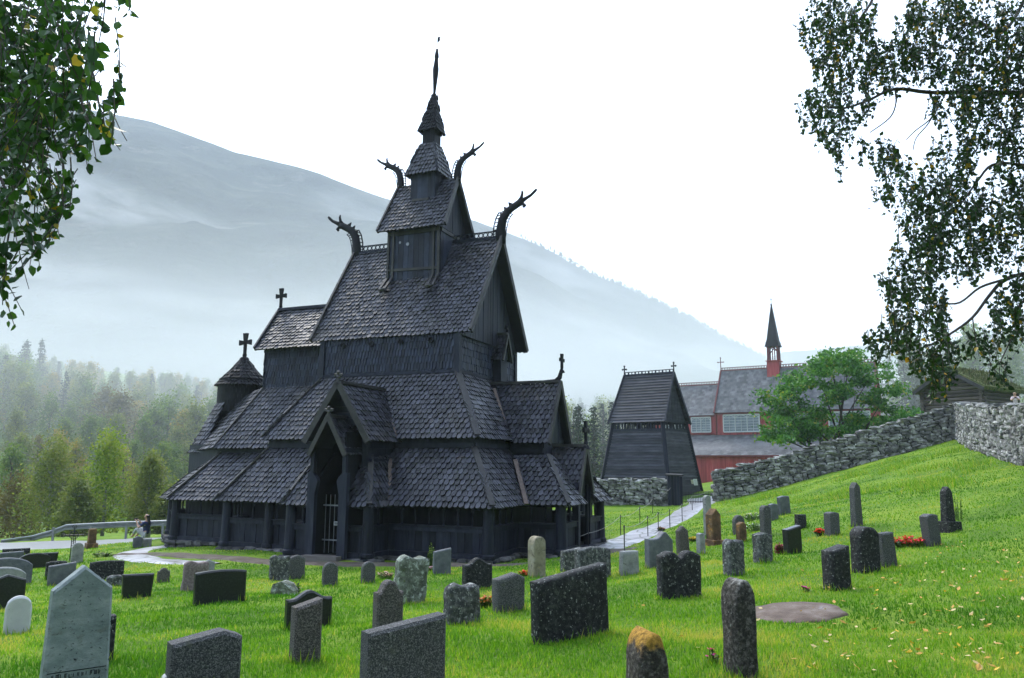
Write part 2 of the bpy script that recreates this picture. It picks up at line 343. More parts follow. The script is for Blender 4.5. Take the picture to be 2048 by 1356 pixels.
def joints(m):                                # dark irregular joints between the slabs
    nt = m.node_tree; bs = nt.nodes['Principled BSDF']; old = bs.inputs['Base Color'].links[0].from_socket; tc = nt.nodes.new('ShaderNodeTexCoord')
    vo = nt.nodes.new('ShaderNodeTexVoronoi'); vo.feature = 'DISTANCE_TO_EDGE'; vo.inputs['Scale'].default_value = 1.15; nt.links.new(tc.outputs['Object'], vo.inputs['Vector'])
    mr = nt.nodes.new('ShaderNodeMapRange'); mr.inputs[1].default_value = .015; mr.inputs[2].default_value = .05; nt.links.new(vo.outputs['Distance'], mr.inputs[0])
    mx = nt.nodes.new('ShaderNodeMixRGB'); nt.links.new(mr.outputs[0], mx.inputs[0]); mx.inputs[1].default_value = (.07, .075, .05, 1); nt.links.new(old, mx.inputs[2]); nt.links.new(mx.outputs[0], bs.inputs['Base Color'])
joints(M_SLAB)
GATE = Vector((11.9, 49.6, H(11.9, 49.6)))
strip('path', [(2.6, 27.6), (4.0, 30.2), (5.6, 33.4), (7.6, 37.6), (9.6, 43), (11.8, 49.3), (12.6, 53)], [2.9, 2.1, 1.75, 1.6, 1.7, 1.9, 2.0], M_SLAB, .05, 90)
_pl = [ground_hit(*q) for q in ((345, 1092), (300, 1098), (262, 1108), (285, 1117), (345, 1124), (420, 1130))]
strip('footpath', [(p.x, p.y) for p in _pl], [.7, .9, 1.3, 1.3, 1.2, 1.0], M_SLAB, .035, 50)
_pl = [church_w(*q) for q in ((-8.6, -6.2), (-5.5, -6.6), (-2, -7.2), (.8, -7.2), (3, -6.4), (6.0, -6.1), (7.6, -4.2), (8.2, -1))]
strip('gravel_path', [(p.x, p.y) for p in _pl], [.6, .8, 1.1, 1.1, .9, .9, 1.2, 1.6], M_DIRT, .04, 80)
# ---------------------------------------------------------------- the stave church (local frame: u along the nave, v away from the camera, w above the sill)
church = thing('stave_church', 'dark tarred wooden stave church with stacked shingle roofs and dragon heads', 'church', (X0, Y0, CZ), -TH)
def L(u, v, w_): return Vector((u, v, w_ - CZ))
def CB(mb, name, mats, parent=None, smooth=False): return mb.build(name, mats, parent or church, smooth=smooth)
def inside(poly, x, y, tol=0):
    n = len(poly)
    for i in range(n):
        (ax, ay), (bx, by) = poly[i], poly[(i + 1) % n]; ex, ey = bx - ax, by - ay; l = math.hypot(ex, ey)
        if l < 1e-6: continue
        if (ex * (y - ay) - ey * (x - ax)) / l < -tol: return False
    return True
def shingles(mb, pts, sw=.19, sh=.205, lift=.062, over=.08, thick=.045, round_=True, base=.05, m=0, rag=.012):
    """pts: eave left, eave right, top right, top left (seen from outside)"""
    A, B, C, D = [Vector(p) for p in pts]
    ud = (B - A).normalized(); n = ud.cross(((C + D) / 2 - (A + B) / 2)).normalized(); sd_ = n.cross(ud)
    poly = [((p - A).dot(ud), (p - A).dot(sd_)) for p in (A, B, C, D)]
    hgt = max(poly[2][1], poly[3][1])
    mb.prism([A, B, C, D], -n, base, m, .0)  # base slab takes the darkest tone, painting shade into the gaps between shingles
    u0, u1 = min(p[0] for p in poly), max(p[0] for p in poly)
    row = 0; s0 = -over
    while s0 < hgt - sh * .3:
        off = (row % 2) * sw / 2; k = math.floor(u0 / sw) - 1
        while k * sw < u1 + sw:
            uc = k * sw + off + sw / 2; k += 1
            if not inside(poly, uc, max(.02, min(s0 + sh * .6, hgt - .02)), .03): continue
            w_ = sw * (.425 - rng.random() * .04); tw = rng.uniform(-.13, .13); ds = (rng.random() - .5) * rag * 2; du = (rng.random() - .5) * rag
            b0 = s0 + ds; top = min(s0 + sh * 1.75, hgt + .02)
            lf = lift * (.75 + rng.random() * .5)
            def P(a, s_, dn=0):
                t = (s_ - b0) / (sh * 1.75)
                return A + ud * (uc + du + a) + sd_ * s_ + n * (lf * (1 - t) + .006 - dn + a * tw)
            if round_: out = [(-w_, top), (-w_, b0 + w_ * .85), (-w_ * .72, b0 + w_ * .28), (0, b0), (w_ * .72, b0 + w_ * .28), (w_, b0 + w_ * .85), (w_, top)]
            else: out = [(-w_, top), (-w_, b0 + .01), (w_, b0 + .01), (w_, top)]
            N = len(out); v1 = [P(a, s_) for a, s_ in out]; v2 = [P(a, s_, thick) for a, s_ in out]
            mb.add(v1 + v2, [tuple(range(N))] + [(i + N, i + 1 + N, i + 1, i) for i in range(N - 1)], m)
        s0 += sh; row += 1
def hipboard(name_parent, a, b, w_=.2, h_=.05, m_=None, lift=.07, name='hip_board'):
    mb = MB(); a, b = Vector(a), Vector(b); mb.beam(a + Vector((0, 0, lift)), b + Vector((0, 0, lift)), w_, h_)
    return mb.build(name, m_ or M_BOARD, name_parent)
def cross_part(base, h, along=(1, 0, 0), parent=None, m_=None, t=.10):
    """a flared wooden cross on a small turned foot"""
    mb = MB(); base = Vector(base); a = Vector(along); up = Vector((0, 0, 1)); nrm = a.cross(up)
    mb.lathe(base, [(.17 * h, -.04 * h), (.13 * h, .06 * h), (.07 * h, .14 * h), (.085 * h, .2 * h), (.05 * h, .28 * h)], 8)
    def arm(c, d, l, w0, w1):
        p = d.cross(nrm); q = [c + p * w0, c - p * w0, c + d * l - p * w1, c + d * l + p * w1]
        mb.prism([x - nrm * t / 2 for x in q], nrm, t)
    c = base + up * h * .66
    arm(base + up * .2 * h, up, .46 * h, .045 * h, .05 * h); arm(c, up, .34 * h, .055 * h, .105 * h)
    arm(c + a * .02, a, .25 * h, .05 * h, .10 * h); arm(c - a * .02, -a, .25 * h, .05 * h, .10 * h)
    return mb.build('cross', m_ or M_BLACK, parent or church)
# --- stone footing under the sill
foot = [(-10.6, -2.1), (-8.4, -4.0), (-5.15, -4.0), (-5.15, -4.95), (-1.5, -4.95), (-1.5, -6.15), (1.6, -6.15), (1.6, -4.95), (5.15, -4.95), (5.15, -2.5), (6.75, -2.5), (6.75, 2.5), (5.15, 2.5), (5.15, 4.95), (-5.15, 4.95), (-5.15, 4.0), (-8.4, 4.0), (-10.6, 2.1)]
mb = MB(); k = 0
for i in range(len(foot)):
    a, b = Vector((*foot[i], 0)), Vector((*foot[(i + 1) % len(foot)], 0)); d = b - a; l = d.length; d.normalize(); ang = math.atan2(d.y, d.x)
    for lay in range(3):
        x = -.1
        while x < l:
            s_ = .28 + rng.random() * .3; p = a + d * (x + s_ / 2); k += 1
            mb.lump((p.x + rng.uniform(-.06, .06), p.y + rng.uniform(-.06, .06), -.02 - lay * .17 + rng.uniform(-.02, .02)), (s_ * 1.05, .38, .2), Matrix.Rotation(ang + rng.uniform(-.2, .2), 3, 'Z'), k)
            x += s_ * .93
CB(mb, 'stone_footing', mat('footing_stone', [(.03, .03, .034), (.08, .076, .078), (.17, .16, .16)], 3, rough=.85, bump=.6, bscale=14, rnd=.5))
# --- gallery walls: boarded dado, rail, small turned columns, plate
ZS, ZL, ZT = CZ + .06, CZ + .93, CZ + 1.72
def gallery(pts, openings=True):
    mb = MB()
    for i in range(len(pts) - 1):
        a, b = L(*pts[i], ZS), L(*pts[i + 1], ZS); d = b - a; l = d.length; d.normalize(); o = Vector((d.y, -d.x, 0)); z = Vector((0, 0, 1))
        mb.beam(a + z * .06, b + z * .06, .26, .2); mb.beam(a + z * (ZL - ZS), b + z * (ZL - ZS), .2, .15); mb.beam(a + z * (ZT - ZS - .06), b + z * (ZT - ZS - .06), .2, .2)
        mb.beam(a + z * (ZL - ZS + .1) + o * .03, b + z * (ZL - ZS + .1) + o * .03, .24, .03)
        n_ = max(1, int(l / .24)); s_ = l / n_
        for j in range(n_):
            c = a + d * (s_ * (j + .5)) - o * rng.random() * .022; mb.beam(c + z * .16, c + z * (ZL - ZS - .075), .05, s_ - .012, up=d, r=rng.random())
        n_ = max(1, round(l / .52)); s_ = l / n_
        for j in range(1, n_):
            c = a + d * (s_ * j) + z * (ZL - ZS + .08)
            mb.lathe(c, [(.05, 0), (.055, .05), (.03, .09), (.042, .2), (.046, .3), (.03, .46), (.055, .52), (.055, .62)], 8)
    return mb
def wallbox(mb, pts, z0, z1, t=.06):
    for i in range(len(pts) - 1):
        a, b = L(*pts[i], z0), L(*pts[i + 1], z0); d = (b - a).normalized(); o = Vector((-d.y, d.x, 0))
        mb.prism([a, b, b + Vector((0, 0, z1 - z0)), a + Vector((0, 0, z1 - z0))], o, t, r=.4)
G1 = [(-10.45, -2.0), (-8.3, -3.9), (-5.02, -3.9), (-5.02, -4.8), (-1.35, -4.8)]
G2 = [(-1.35, -4.8), (-1.35, -6.0), (-.52, -6.0)]; G3 = [(.86, -6.0), (1.5, -6.0), (1.5, -4.8)]
G4 = [(1.5, -4.8), (5.02, -4.8), (5.02, -2.3), (6.55, -2.3), (6.55, -.75)]
G5 = [(6.55, .75), (6.55, 2.3), (5.02, 2.3), (5.02, 4.8), (-5.02, 4.8), (-5.02, 3.9), (-8.3, 3.9), (-10.45, 2.0), (-10.45, -2.0)]
for g in (G1, G2, G3, G4, G5): CB(gallery(g), 'gallery_wall', M_WOOD)
mb = MB()                                    # the inner walls of nave, choir and apse behind the gallery
inner = [(-10.1, -1.7), (-7.4, -2.75), (-4.1, -2.75), (-4.1, -3.9), (4.1, -3.9), (4.1, 3.9), (-4.1, 3.9), (-4.1, 2.75), (-7.4, 2.75), (-10.1, 1.7), (-10.1, -1.7)]
wallbox(mb, inner, CZ, .75); CB(mb, 'nave_inner_wall', M_WOOD)
mb = MB(); mb.prism([L(*p, CZ - .05) for p in [(-10.4, -1.9), (-8.3, -3.8), (-5, -3.8), (-5, -4.7), (-1.3, -4.7), (-1.3, -5.9), (1.4, -5.9), (1.4, -4.7), (5, -4.7), (5, -2.2), (6.5, -2.2), (6.5, 2.2), (5, 2.2), (5, 4.7), (-5, 4.7), (-5, 3.8), (-8.3, 3.8), (-10.4, 1.9)]], (0, 0, 1), .12)
CB(mb, 'floor', M_WOOD)
for (u, v) in ((-10.5, -2.02), (-8.35, -3.95), (-5.07, -4.85), (-1.38, -6.05), (1.53, -6.05), (5.07, -4.85), (6.58, -2.34), (6.58, 2.34), (5.07, 4.85), (-5.07, 4.85), (-10.5, 2.02), (-3.2, -4.86)):
    mb = MB(); r_ = .19
    mb.lathe(L(u, v, CZ - .3), [(.24, 0), (.24, .34), (.21, .36), (.235, .42), (.235, .5), (.19, .53), (.175, 1.2), (.165, 1.95), (.2, 2.02)], 14)
    CB(mb, 'corner_post', M_WOOD, smooth=False)
# --- lower (gallery) roof
ZE, ZR = -1.29, .52
def roofpart(name, faces, hips=(), m_=None, parent=None, **kw):
    mb = MB()
    for f in faces: shingles(mb, [L(*p) for p in f], **kw)
    o = CB(mb, name, m_ or M_SHING, parent)
    for h_ in hips: hipboard(o, L(*h_[0]), L(*h_[1]), *(h_[2:] if len(h_) > 2 else ()))
    return o
a1, b1, a2, b2 = 5.35, 5.18, 4.14, 3.97
def rect_roof(e, f, ze, g, h_, zt): # four faces of a pent roof round a rectangle
    return [[(-e, -f, ze), (e, -f, ze), (g, -h_, zt), (-g, -h_, zt)], [(e, -f, ze), (e, f, ze), (g, h_, zt), (g, -h_, zt)],
            [(e, f, ze), (-e, f, ze), (-g, h_, zt), (g, h_, zt)], [(-e, f, ze), (-e, -f, ze), (-g, -h_, zt), (-g, h_, zt)]]
S_, W_, N_, E_ = rect_roof(a1, b1, ZE, a2, b2, ZR)
Ssplit = [[(-a1, -b1, ZE), (-.45, -b1, ZE), (-.45, -b2, ZR), (-a2, -b2, ZR)], [(.8, -b1, ZE), (a1, -b1, ZE), (a2, -b2, ZR), (.8, -b2, ZR)]]
Wsplit = [[(a1, -b1, ZE), (a1, -.6, ZE), (a2, -.6, ZR), (a2, -b2, ZR)], [(a1, .6, ZE), (a1, b1, ZE), (a2, b2, ZR), (a2, .6, ZR)]]
roofpart('gallery_roof', Ssplit + Wsplit + [N_, E_], [((-a1, -b1, ZE), (-a2, -b2, ZR)), ((a1, -b1, ZE), (a2, -b2, ZR)), ((a1, b1, ZE), (a2, b2, ZR))])
A, B_, Bn, An = (-8.6, -4.2, -1.36), (-10.95, -2.2, -1.42), (-10.95, 2.2, -1.42), (-8.6, 4.2, -1.36)
a, b, bn, an = (-7.45, -2.75, .36), (-9.35, -1.1, .33), (-9.35, 1.1, .33), (-7.45, 2.75, .36)
roofpart('choir_gallery_roof', [[A, (-4.6, -4.2, -1.36), (-4.6, -2.75, .36), a], [B_, A, a, b], [Bn, B_, b, bn], [An, Bn, bn, an], [(-4.6, 4.2, -1.36), An, an, (-4.6, 2.75, .36)]], [(A, a), (B_, b)])
# --- aisle band and aisle roof
mb = MB()
for i in range(4):
    q = [(-a2, -b2), (a2, -b2), (a2, b2), (-a2, b2)]; wallbox(mb, [q[i], q[(i + 1) % 4]], .3, 1.0)
    pa, pb = q[i], q[(i + 1) % 4]; mb.beam(L(*pa, .62), L(*pb, .62), .14, .16)
wallbox(mb, [(-4.2, -2.72), (-7.4, -2.72), (-9.3, -1.08), (-9.3, 1.08), (-7.4, 2.72), (-4.2, 2.72)][::-1], .2, .8)
CB(mb, 'aisle_wall', M_WOOD)
a3, b3, z3, a4, b4, z4 = 4.36, 4.16, .88, 2.86, 2.66, 3.21
S_, W_, N_, E_ = rect_roof(a3, b3, z3, a4, b4, z4)
roofpart('aisle_roof', [S_, W_, N_, E_], [((-a3, -b3, z3), (-a4, -b4, z4)), ((a3, -b3, z3), (a4, -b4, z4), .24), ((a3, b3, z3), (a4, b4, z4))])
A, B_, Bn, An = (-7.65, -2.95, .6), (-10.0, -1.55, .52), (-10.0, 1.55, .52), (-7.65, 2.95, .6)
a, b, bn, an = (-6.62, -1.45, 3.04), (-8.6, -.5, 2.71), (-8.6, .5, 2.71), (-6.62, 1.45, 3.04)
roofpart('choir_aisle_roof', [[A, (-3.6, -2.95, .6), (-2.6, -1.45, 3.04), a], [B_, A, a, b], [Bn, B_, b, bn], [An, Bn, bn, an], [(-3.6, 2.95, .6), An, an, (-2.6, 1.45, 3.04)]], [(A, a, .16)])
# --- raised nave walls, clad in shingles
def shingle_wall(mb, pa, pb, z0, z1, **kw):
    shingles(mb, [L(*pa, z0), L(*pb, z0), L(*pb, z1), L(*pa, z1)], sw=.13, sh=.26, lift=.045, over=0, thick=.035, base=.08, **kw)
mb = MB(); q = [(-a4, -b4), (a4, -b4), (a4, b4), (-a4, b4)]
for i in range(4): shingle_wall(mb, q[i], q[(i + 1) % 4], 3.1, 4.68)
nw = CB(mb, 'nave_wall', M_WSHING)
for i in range(4):
    mb = MB(); u = -1.95 + i * 1.25
    mb.lathe(L(u, -b4 - .05, 4.42), [(.0, 0), (.11, 0), (.11, .05), (.075, .05), (.07, .02), (0, .02)], 12, M=Matrix.Rotation(R(90), 3, 'X'), cap=False)
    mb.build('porthole', M_BLACK, nw)
for s_ in (-1, 1):
    for t_ in (-1, 1): mb = MB(); mb.beam(L(s_ * a4, t_ * b4, 3.1), L(s_ * a4, t_ * b4, 4.68), .2, .2, up=(0, 1, 0)); CB(mb, 'nave_corner_post', M_WOOD)
mb = MB(); mb.beam(L(-a4, -b4 - .03, 3.26), L(a4, -b4 - .03, 3.26), .1, .1); mb.beam(L(a4 + .03, -b4, 3.26), L(a4 + .03, b4, 3.26), .1, .1)
CB(mb, 'nave_string_board', M_WOOD)
# --- main roof with gables
a5, b5, z5, a6, z6 = 3.37, 2.72, 4.66, 3.37, 8.79
nr = roofpart('nave_roof', [[(-a5, -b5, z5), (a5, -b5, z5), (a6, 0, z6), (-a6, 0, z6)], [(a5, b5, z5), (-a5, b5, z5), (-a6, 0, z6), (a6, 0, z6)]])
def verge(parent, u, half, ze, zr, w_=.22, side=1, m_=None, off=.06):
    for sv in (-1, 1):
        mb = MB(); mb.beam(L(u, sv * half, ze - .06 + off), L(u, 0, zr + off), .09, w_, up=(0, sv, .6)); mb.build('verge_board', m_ or M_BOARD, parent)
verge(nr, a6 + .03, b5 + .04, z5, z6); verge(nr, -a6 - .03, b5 + .04, z5, z6)
def gable_wall(u, half, ze, zr, t=.08, boards=True):
    mb = MB(); n_ = max(4, int(2 * half / .22))
    for j in range(n_):
        v0, v1 = -half + 2 * half * j / n_, -half + 2 * half * (j + 1) / n_ - .012; f = lambda v: ze + (zr - ze) * (1 - abs(v) / half)
        d = rng.random() * .02 * (1 if u > 0 else -1)
        mb.prism([L(u + d, v0, ze), L(u + d, v1, ze), L(u + d, v1, max(ze + .01, f(v1))), L(u + d, v0, max(ze + .01, f(v0)))], (-1 if u > 0 else 1, 0, 0), t)
    return mb
CB(gable_wall(a4 + .12, b5 - .12, z5 - .1, z6 - .15), 'gable_wall', M_WOOD); CB(gable_wall(-a4 - .12, b5 - .12, z5 - .1, z6 - .15), 'gable_wall', M_WOOD)
def crest(p0, p1, h_, n_, parent=None, name='ridge_crest'):
    mb = MB(); p0, p1 = Vector(p0), Vector(p1); d = p1 - p0; z = Vector((0, 0, 1)); e = d.normalized()
    mb.beam(p0 + z * .03, p1 + z * .03, .16, .1); mb.beam(p0 + z * .1, p1 + z * .1, .06, .035); mb.beam(p0 + z * h_, p1 + z * h_, .06, .035)
    for i in range(n_):
        c = p0 + d * ((i + .5) / n_) + z * (h_ + .1) / 2; rr = min(d.length / n_ * .46, (h_ - .1) * .48)
        ring = [c + e * math.cos(2 * math.pi * k / 10) * rr + z * math.sin(2 * math.pi * k / 10) * rr for k in range(11)]
        mb.tube(ring, .022, 5)
    return CB(mb, name, M_WOOD, parent)
crest(L(-a6, 0, z6), L(-1.2, 0, z6), .32, 11, nr); crest(L(1.2, 0, z6), L(a6, 0, z6), .32, 11, nr)
def dragon(u, z, sg, k=1.0):
    """carved dragon head rearing off a gable peak; sg = +1 faces +u"""
    P = lambda a, h_, v=0: L(u + sg * a * k, v * k, z + h_ * k); mb = MB()
    mb.tube([P(-.02, -.25), P(-.02, .15), P(0, .45), P(.08, .78), P(.26, 1.05), P(.5, 1.2), P(.72, 1.32), P(.9, 1.42)], [.23 * k, .22 * k, .20 * k, .18 * k, .165 * k, .15 * k, .15 * k, .11 * k], 9, flat=.55, fdir=(0, 1, 0))
    mb.tube([P(.86, 1.4), P(1.06, 1.5), P(1.26, 1.6), P(1.42, 1.74), P(1.5, 1.82)], [.11 * k, .08 * k, .065 * k, .065 * k, .05 * k], 7, flat=.55, fdir=(0, 1, 0))      # upper jaw and tongue
    mb.tube([P(.72, 1.27), P(.92, 1.29), P(1.0, 1.21), P(.93, 1.14)], [.09 * k, .08 * k, .08 * k, .06 * k], 7, flat=.6, fdir=(0, 1, 0))                                # lower jaw curl
    mb.tube([P(.72, 1.38), P(.86, 1.55), P(.9, 1.74), P(.88, 1.84)], [.09 * k, .075 * k, .055 * k, .03 * k], 7, flat=.6, fdir=(0, 1, 0))                                # ear
    o = CB(mb, 'dragon_head', M_BLACK, smooth=True)
    for (aa, hh2) in ((.02, .62), (.1, .86), (.26, 1.08), (.46, 1.24)): jb = MB(); jb.prism([P(aa - .12, hh2 - .02, -.02), P(aa + .06, hh2 + .1, -.02), P(aa - .16, hh2 + .2, -.02)], (0, 1, 0), .04 * k); jb.build('spike', M_BLACK, o)
    cb = MB()                                                   # pierced mane behind the neck
    back = [(-.2, -.1), (-.2, .2), (-.18, .5), (-.1, .82), (.04, 1.06)]
    cb.tube([P(a - .13, h_) for a, h_ in back], .03 * k, 5)
    for i in range(9):
        t = i / 8 * 3.99; j = int(t); f = t - j; a = back[j][0] * (1 - f) + back[j + 1][0] * f; h_ = back[j][1] * (1 - f) + back[j + 1][1] * f
        cb.tube([P(a + .06, h_ + .03), P(a - .14, h_ - .03)], .022 * k, 5)
    fr = [(.2, .02), (.23, .3), (.3, .62), (.38, .8), (.5, .92)]
    cb.tube([P(a, h_) for a, h_ in fr], .022 * k, 5)
    for i in range(7):
        t = i / 6 * 3.99; j = int(t); f = t - j; a = fr[j][0] * (1 - f) + fr[j + 1][0] * f; h_ = fr[j][1] * (1 - f) + fr[j + 1][1] * f
        cb.tube([P(a, h_), P(a - .16, h_ + .05)], .02 * k, 5)
    cb.build('mane', M_BLACK, o); return o
dragon(a6 - .02, z6 + .02, 1); dragon(-a6 + .02, z6 + .02, -1)
# --- first ridge turret
T1A, T1B, z7, z8 = 1.155, 1.07, 9.2, 11.5
DU = .06
mb = MB()
for (sv, su) in ((-1, 0), (1, 0)):
    n_ = 10
    for j in range(n_):
        u0 = -T1A + 2 * T1A * j / n_; mb.box(L(DU + u0 + T1A / n_, sv * T1B, (6.6 + z7) / 2 + .15), (2 * T1A / n_ - .01, .07, z7 - 6.6 + .5), r=rng.random())
for su in (-1, 1):
    for j in range(9):
        v0 = -T1B + 2 * T1B * j / 9; mb.box(L(DU + su * T1A, v0 + T1B / 9, (7 + z7) / 2 + .15), (.07, 2 * T1B / 9 - .01, z7 - 7 + .5), r=rng.random())
tw = CB(mb, 'turret_wall', M_WSHING)
mb = MB()
for su in (-1, 1):                              # carved boards flanking the turret, sweeping out over the roof
    for kk in (0, .22):
        uu = DU + su * (T1A - .04 - kk)
        mb.beam(L(uu, -T1B - .07, z7), L(uu + su * .02, -T1B - .07, 7.3), .09, .07, up=(0, 1, 0))
        mb.beam(L(uu + su * .02, -T1B - .07, 7.3), L(uu + su * .06, -T1B - .58, 6.72), .09, .07, up=(0, 1, 0))
    c = L(DU + su * (T1A - .15), -T1B - .6, 6.7); mb.lathe(c, [(.0, -.06), (.13, -.05), (.16, 0), (.13, .06), (0, .07)], 10, cap=False)
mb.beam(L(DU - T1A, -T1B - .06, 7.62), L(DU + T1A, -T1B - .06, 7.55), .05, .1); mb.beam(L(DU - T1A, -T1B - .06, z7 - .1), L(DU + T1A, -T1B - .06, z7 - .1), .06, .14)
mb.beam(L(DU + T1A + .05, -T1B, z7 - .1), L(DU + T1A + .05, T1B, z7 - .1), .06, .14)
mb.build('carved_board', M_BOARD, tw)
mb = MB(); mb.lathe(L(DU - .25, -T1B - .05, 8.62), [(0, 0), (.075, 0), (.07, .03), (0, .03)], 8, M=Matrix.Rotation(R(90), 3, 'X'), cap=False); mb.lathe(L(DU - .6, -T1B - .05, 8.72), [(0, 0), (.05, 0), (.05, .03), (0, .03)], 8, M=Matrix.Rotation(R(90), 3, 'X'), cap=False); mb.build('peephole', M_BARS, tw)
a7, b7, a8 = 1.5, 1.36, 1.36
tr = roofpart('turret_roof', [[(DU - a7, -b7, z7), (DU + a7 - .02, -b7, z7), (DU + a8, 0, z8), (DU - a8, 0, z8)], [(DU + a7, b7, z7), (DU - a7, b7, z7), (DU - a8, 0, z8), (DU + a8, 0, z8)]], sw=.17)
for su in (-1, 1):
    for sv in (-1, 1):
        mb = MB(); mb.beam(L(DU + su * (a7 + .02), sv * (b7 + .02), z7), L(DU + su * (a8 + .02), 0, z8 + .05), .08, .18, up=(0, sv, .6)); mb.build('verge_board', M_BOARD, tr)
CB(gable_wall(DU + T1A + .05, b7 - .12, z7, z8 - .15), 'turret_gable', M_WOOD); CB(gable_wall(DU - T1A - .05, b7 - .12, z7, z8 - .15), 'turret_gable', M_WOOD)
dragon(DU + a8 - .02, z8, 1, .78); dragon(DU - a8 + .02, z8, -1, .78)
# --- second turret, third turret, needle
e9, z9, z10, h9 = .72, 11.73, 13.1, .3
def sq(c, h_, z): return [L(c - h_, -h_, z), L(c + h_, -h_, z), L(c + h_, h_, z), L(c - h_, h_, z)]
def sqwall(name, c, h_, z0, z1, m_=M_WSHING):
    mb = MB(); q = sq(c, h_, z0); zz = Vector((0, 0, z1 - z0))
    for i in range(4):
        a, b = q[i], q[(i + 1) % 4]; n_ = max(3, int((b - a).length / .16)); d = (b - a) / n_; o = Vector((d.y, -d.x, 0)).normalized()
        for j in range(n_):
            s_ = a + d * j; mb.prism([s_, s_ + d * .96, s_ + d * .96 + zz, s_ + zz], -o, .05 - .01 * rng.random())
        mb.beam(a + o * .02 + zz * .12, b + o * .02 + zz * .12, .05, .08)
    return CB(mb, name, m_)
def sqroof(name, c, e, ze, c2, h_, zt, sw=.16, sh=.2):
    mb = MB(); q, t = sq(c, e, ze), sq(c2, h_, zt)
    for i in range(4): shingles(mb, [q[i], q[(i + 1) % 4], t[(i + 1) % 4], t[i]], sw=sw, sh=sh, base=.03)
    o = CB(mb, name, M_SHING)
    for i in range(4): hipboard(o, q[i], t[i], .09, .05, M_WOOD, .05)
    return o
mid = sqwall('upper_turret_wall', .1, .56, 10.2, z9 + .15)
mb = MB(); mb.beam(L(-.35, -.6, 10.62), L(.42, -.6, 10.6), .06, .1); mb.build('carved_board', M_BOARD, mid)
sqroof('upper_turret_roof', .1, e9, z9, .15, h9, z10)
sqwall('top_turret_wall', .16, .28, z10 - .1, 13.85, M_BLACK)
mb = MB(); q = sq(.16, .4, 13.74); q2 = sq(.2, .19, 14.6); q3 = sq(.24, .05, 15.36)
for a, b in ((q, q2), (q2, q3)):
    for i in range(4): shingles(mb, [a[i], a[(i + 1) % 4], b[(i + 1) % 4], b[i]], sw=.12, sh=.16, base=.03)
CB(mb, 'top_turret_roof', M_BLACK)
mb = MB(); mb.tube([L(.22, 0, 15.25), L(.24, 0, 15.5), L(.26, 0, 15.95), L(.28, 0, 16.5), L(.30, 0, 17.0), L(.31, 0, 17.1), L(.32, 0, 17.45)], [.1, .055, .09, .13, .075, .1, .05], 8)
nd = CB(mb, 'needle', M_BLACK, smooth=True)
mb = MB(); mb.tube([L(.32, 0, 17.4), L(.35, 0, 18.1)], .014, 5); mb.prism([L(.34, .005, 17.75), L(.46, .005, 17.83), L(.44, .005, 17.93), L(.5, .005, 18.0), L(.35, .005, 18.0)], (0, 1, 0), .01); mb.build('weather_vane', M_BLACK, nd)
# --- choir: upper wall, roof, cross; apse turret
mb = MB(); q = [(-6.6, -1.45), (-2.9, -1.45)]; shingle_wall(mb, (-6.6, -1.45), (-2.9, -1.45), 2.95, 4.75); shingle_wall(mb, (-2.9, 1.45), (-6.6, 1.45), 2.95, 4.75); shingle_wall(mb, (-6.6, 1.45), (-6.6, -1.45), 2.95, 4.75)
CB(mb, 'choir_wall', M_WSHING)
cr = roofpart('choir_roof', [[(-6.85, -1.78, 4.64), (-2.8, -1.78, 4.64), (-2.8, 0, 6.58), (-7.15, 0, 6.58)], [(-2.8, 1.78, 4.64), (-6.85, 1.78, 4.64), (-7.15, 0, 6.58), (-2.8, 0, 6.58)]])
mb = MB(); mb.beam(L(-7.2, 0, 6.66), L(-2.8, 0, 6.66), .22, .12); mb.build('ridge_board', M_WOOD, cr)
for sv in (-1, 1):
    mb = MB(); mb.beam(L(-6.9, sv * 1.8, 4.66), L(-7.2, 0, 6.64), .08, .2, up=(0, sv, .6)); mb.build('verge_board', M_WOOD, cr)
CB(gable_wall(-6.6, 1.5, 4.6, 6.4), 'choir_gable', M_WOOD)
cross_part(L(-7.15, 0, 6.62), 1.0)
mb = MB(); mb.lathe(L(-8.98, 0, 2.2), [(1.0, -.8), (1.0, 1.45)], 20)
for k in range(40):
    for j in range(5):
        a_ = 2 * math.pi * (k + (j % 2) * .5) / 40; c = L(-8.98 + math.cos(a_) * 1.015, math.sin(a_) * 1.015, 2.36 + j * .24); mb.box(c, (.145, .05, .3), Matrix.Rotation(a_ + math.pi / 2, 3, 'Z'), taper=1)
at_w = CB(mb, 'apse_turret_wall', M_BLACK)
mb = MB(); NS = 12
for k in range(NS):
    a0, a1_ = 2 * math.pi * k / NS, 2 * math.pi * (k + 1) / NS; pt = lambda a_, r_, z: L(-8.98 + math.cos(a_) * r_, math.sin(a_) * r_, z)
    shingles(mb, [pt(a0, 1.13, 3.36), pt(a1_, 1.13, 3.36), pt(a1_, .60, 3.98), pt(a0, .60, 3.98)], sw=.15, sh=.19, base=.03)
    shingles(mb, [pt(a0, .60, 3.98), pt(a1_, .60, 3.98), pt(a1_, .12, 4.6), pt(a0, .12, 4.6)], sw=.13, sh=.19, base=.03, lift=.035)
CB(mb, 'apse_turret_roof', M_BLACK)
cross_part(L(-8.98, 0, 4.5), 1.22)
mb = MB(); ptc = lambda a_, r_, z: L(-8.98 + math.cos(a_) * r_, math.sin(a_) * r_, z)
for k in range(14):
    a0, a1_ = R(95 + k * 170 / 14), R(95 + (k + 1) * 170 / 14); shingles(mb, [ptc(a0, 2.0, .46), ptc(a1_, 2.0, .46), ptc(a1_, .98, 2.6), ptc(a0, .98, 2.6)], sw=.17, sh=.2)
CB(mb, 'apse_roof', M_SHING); mb = MB()
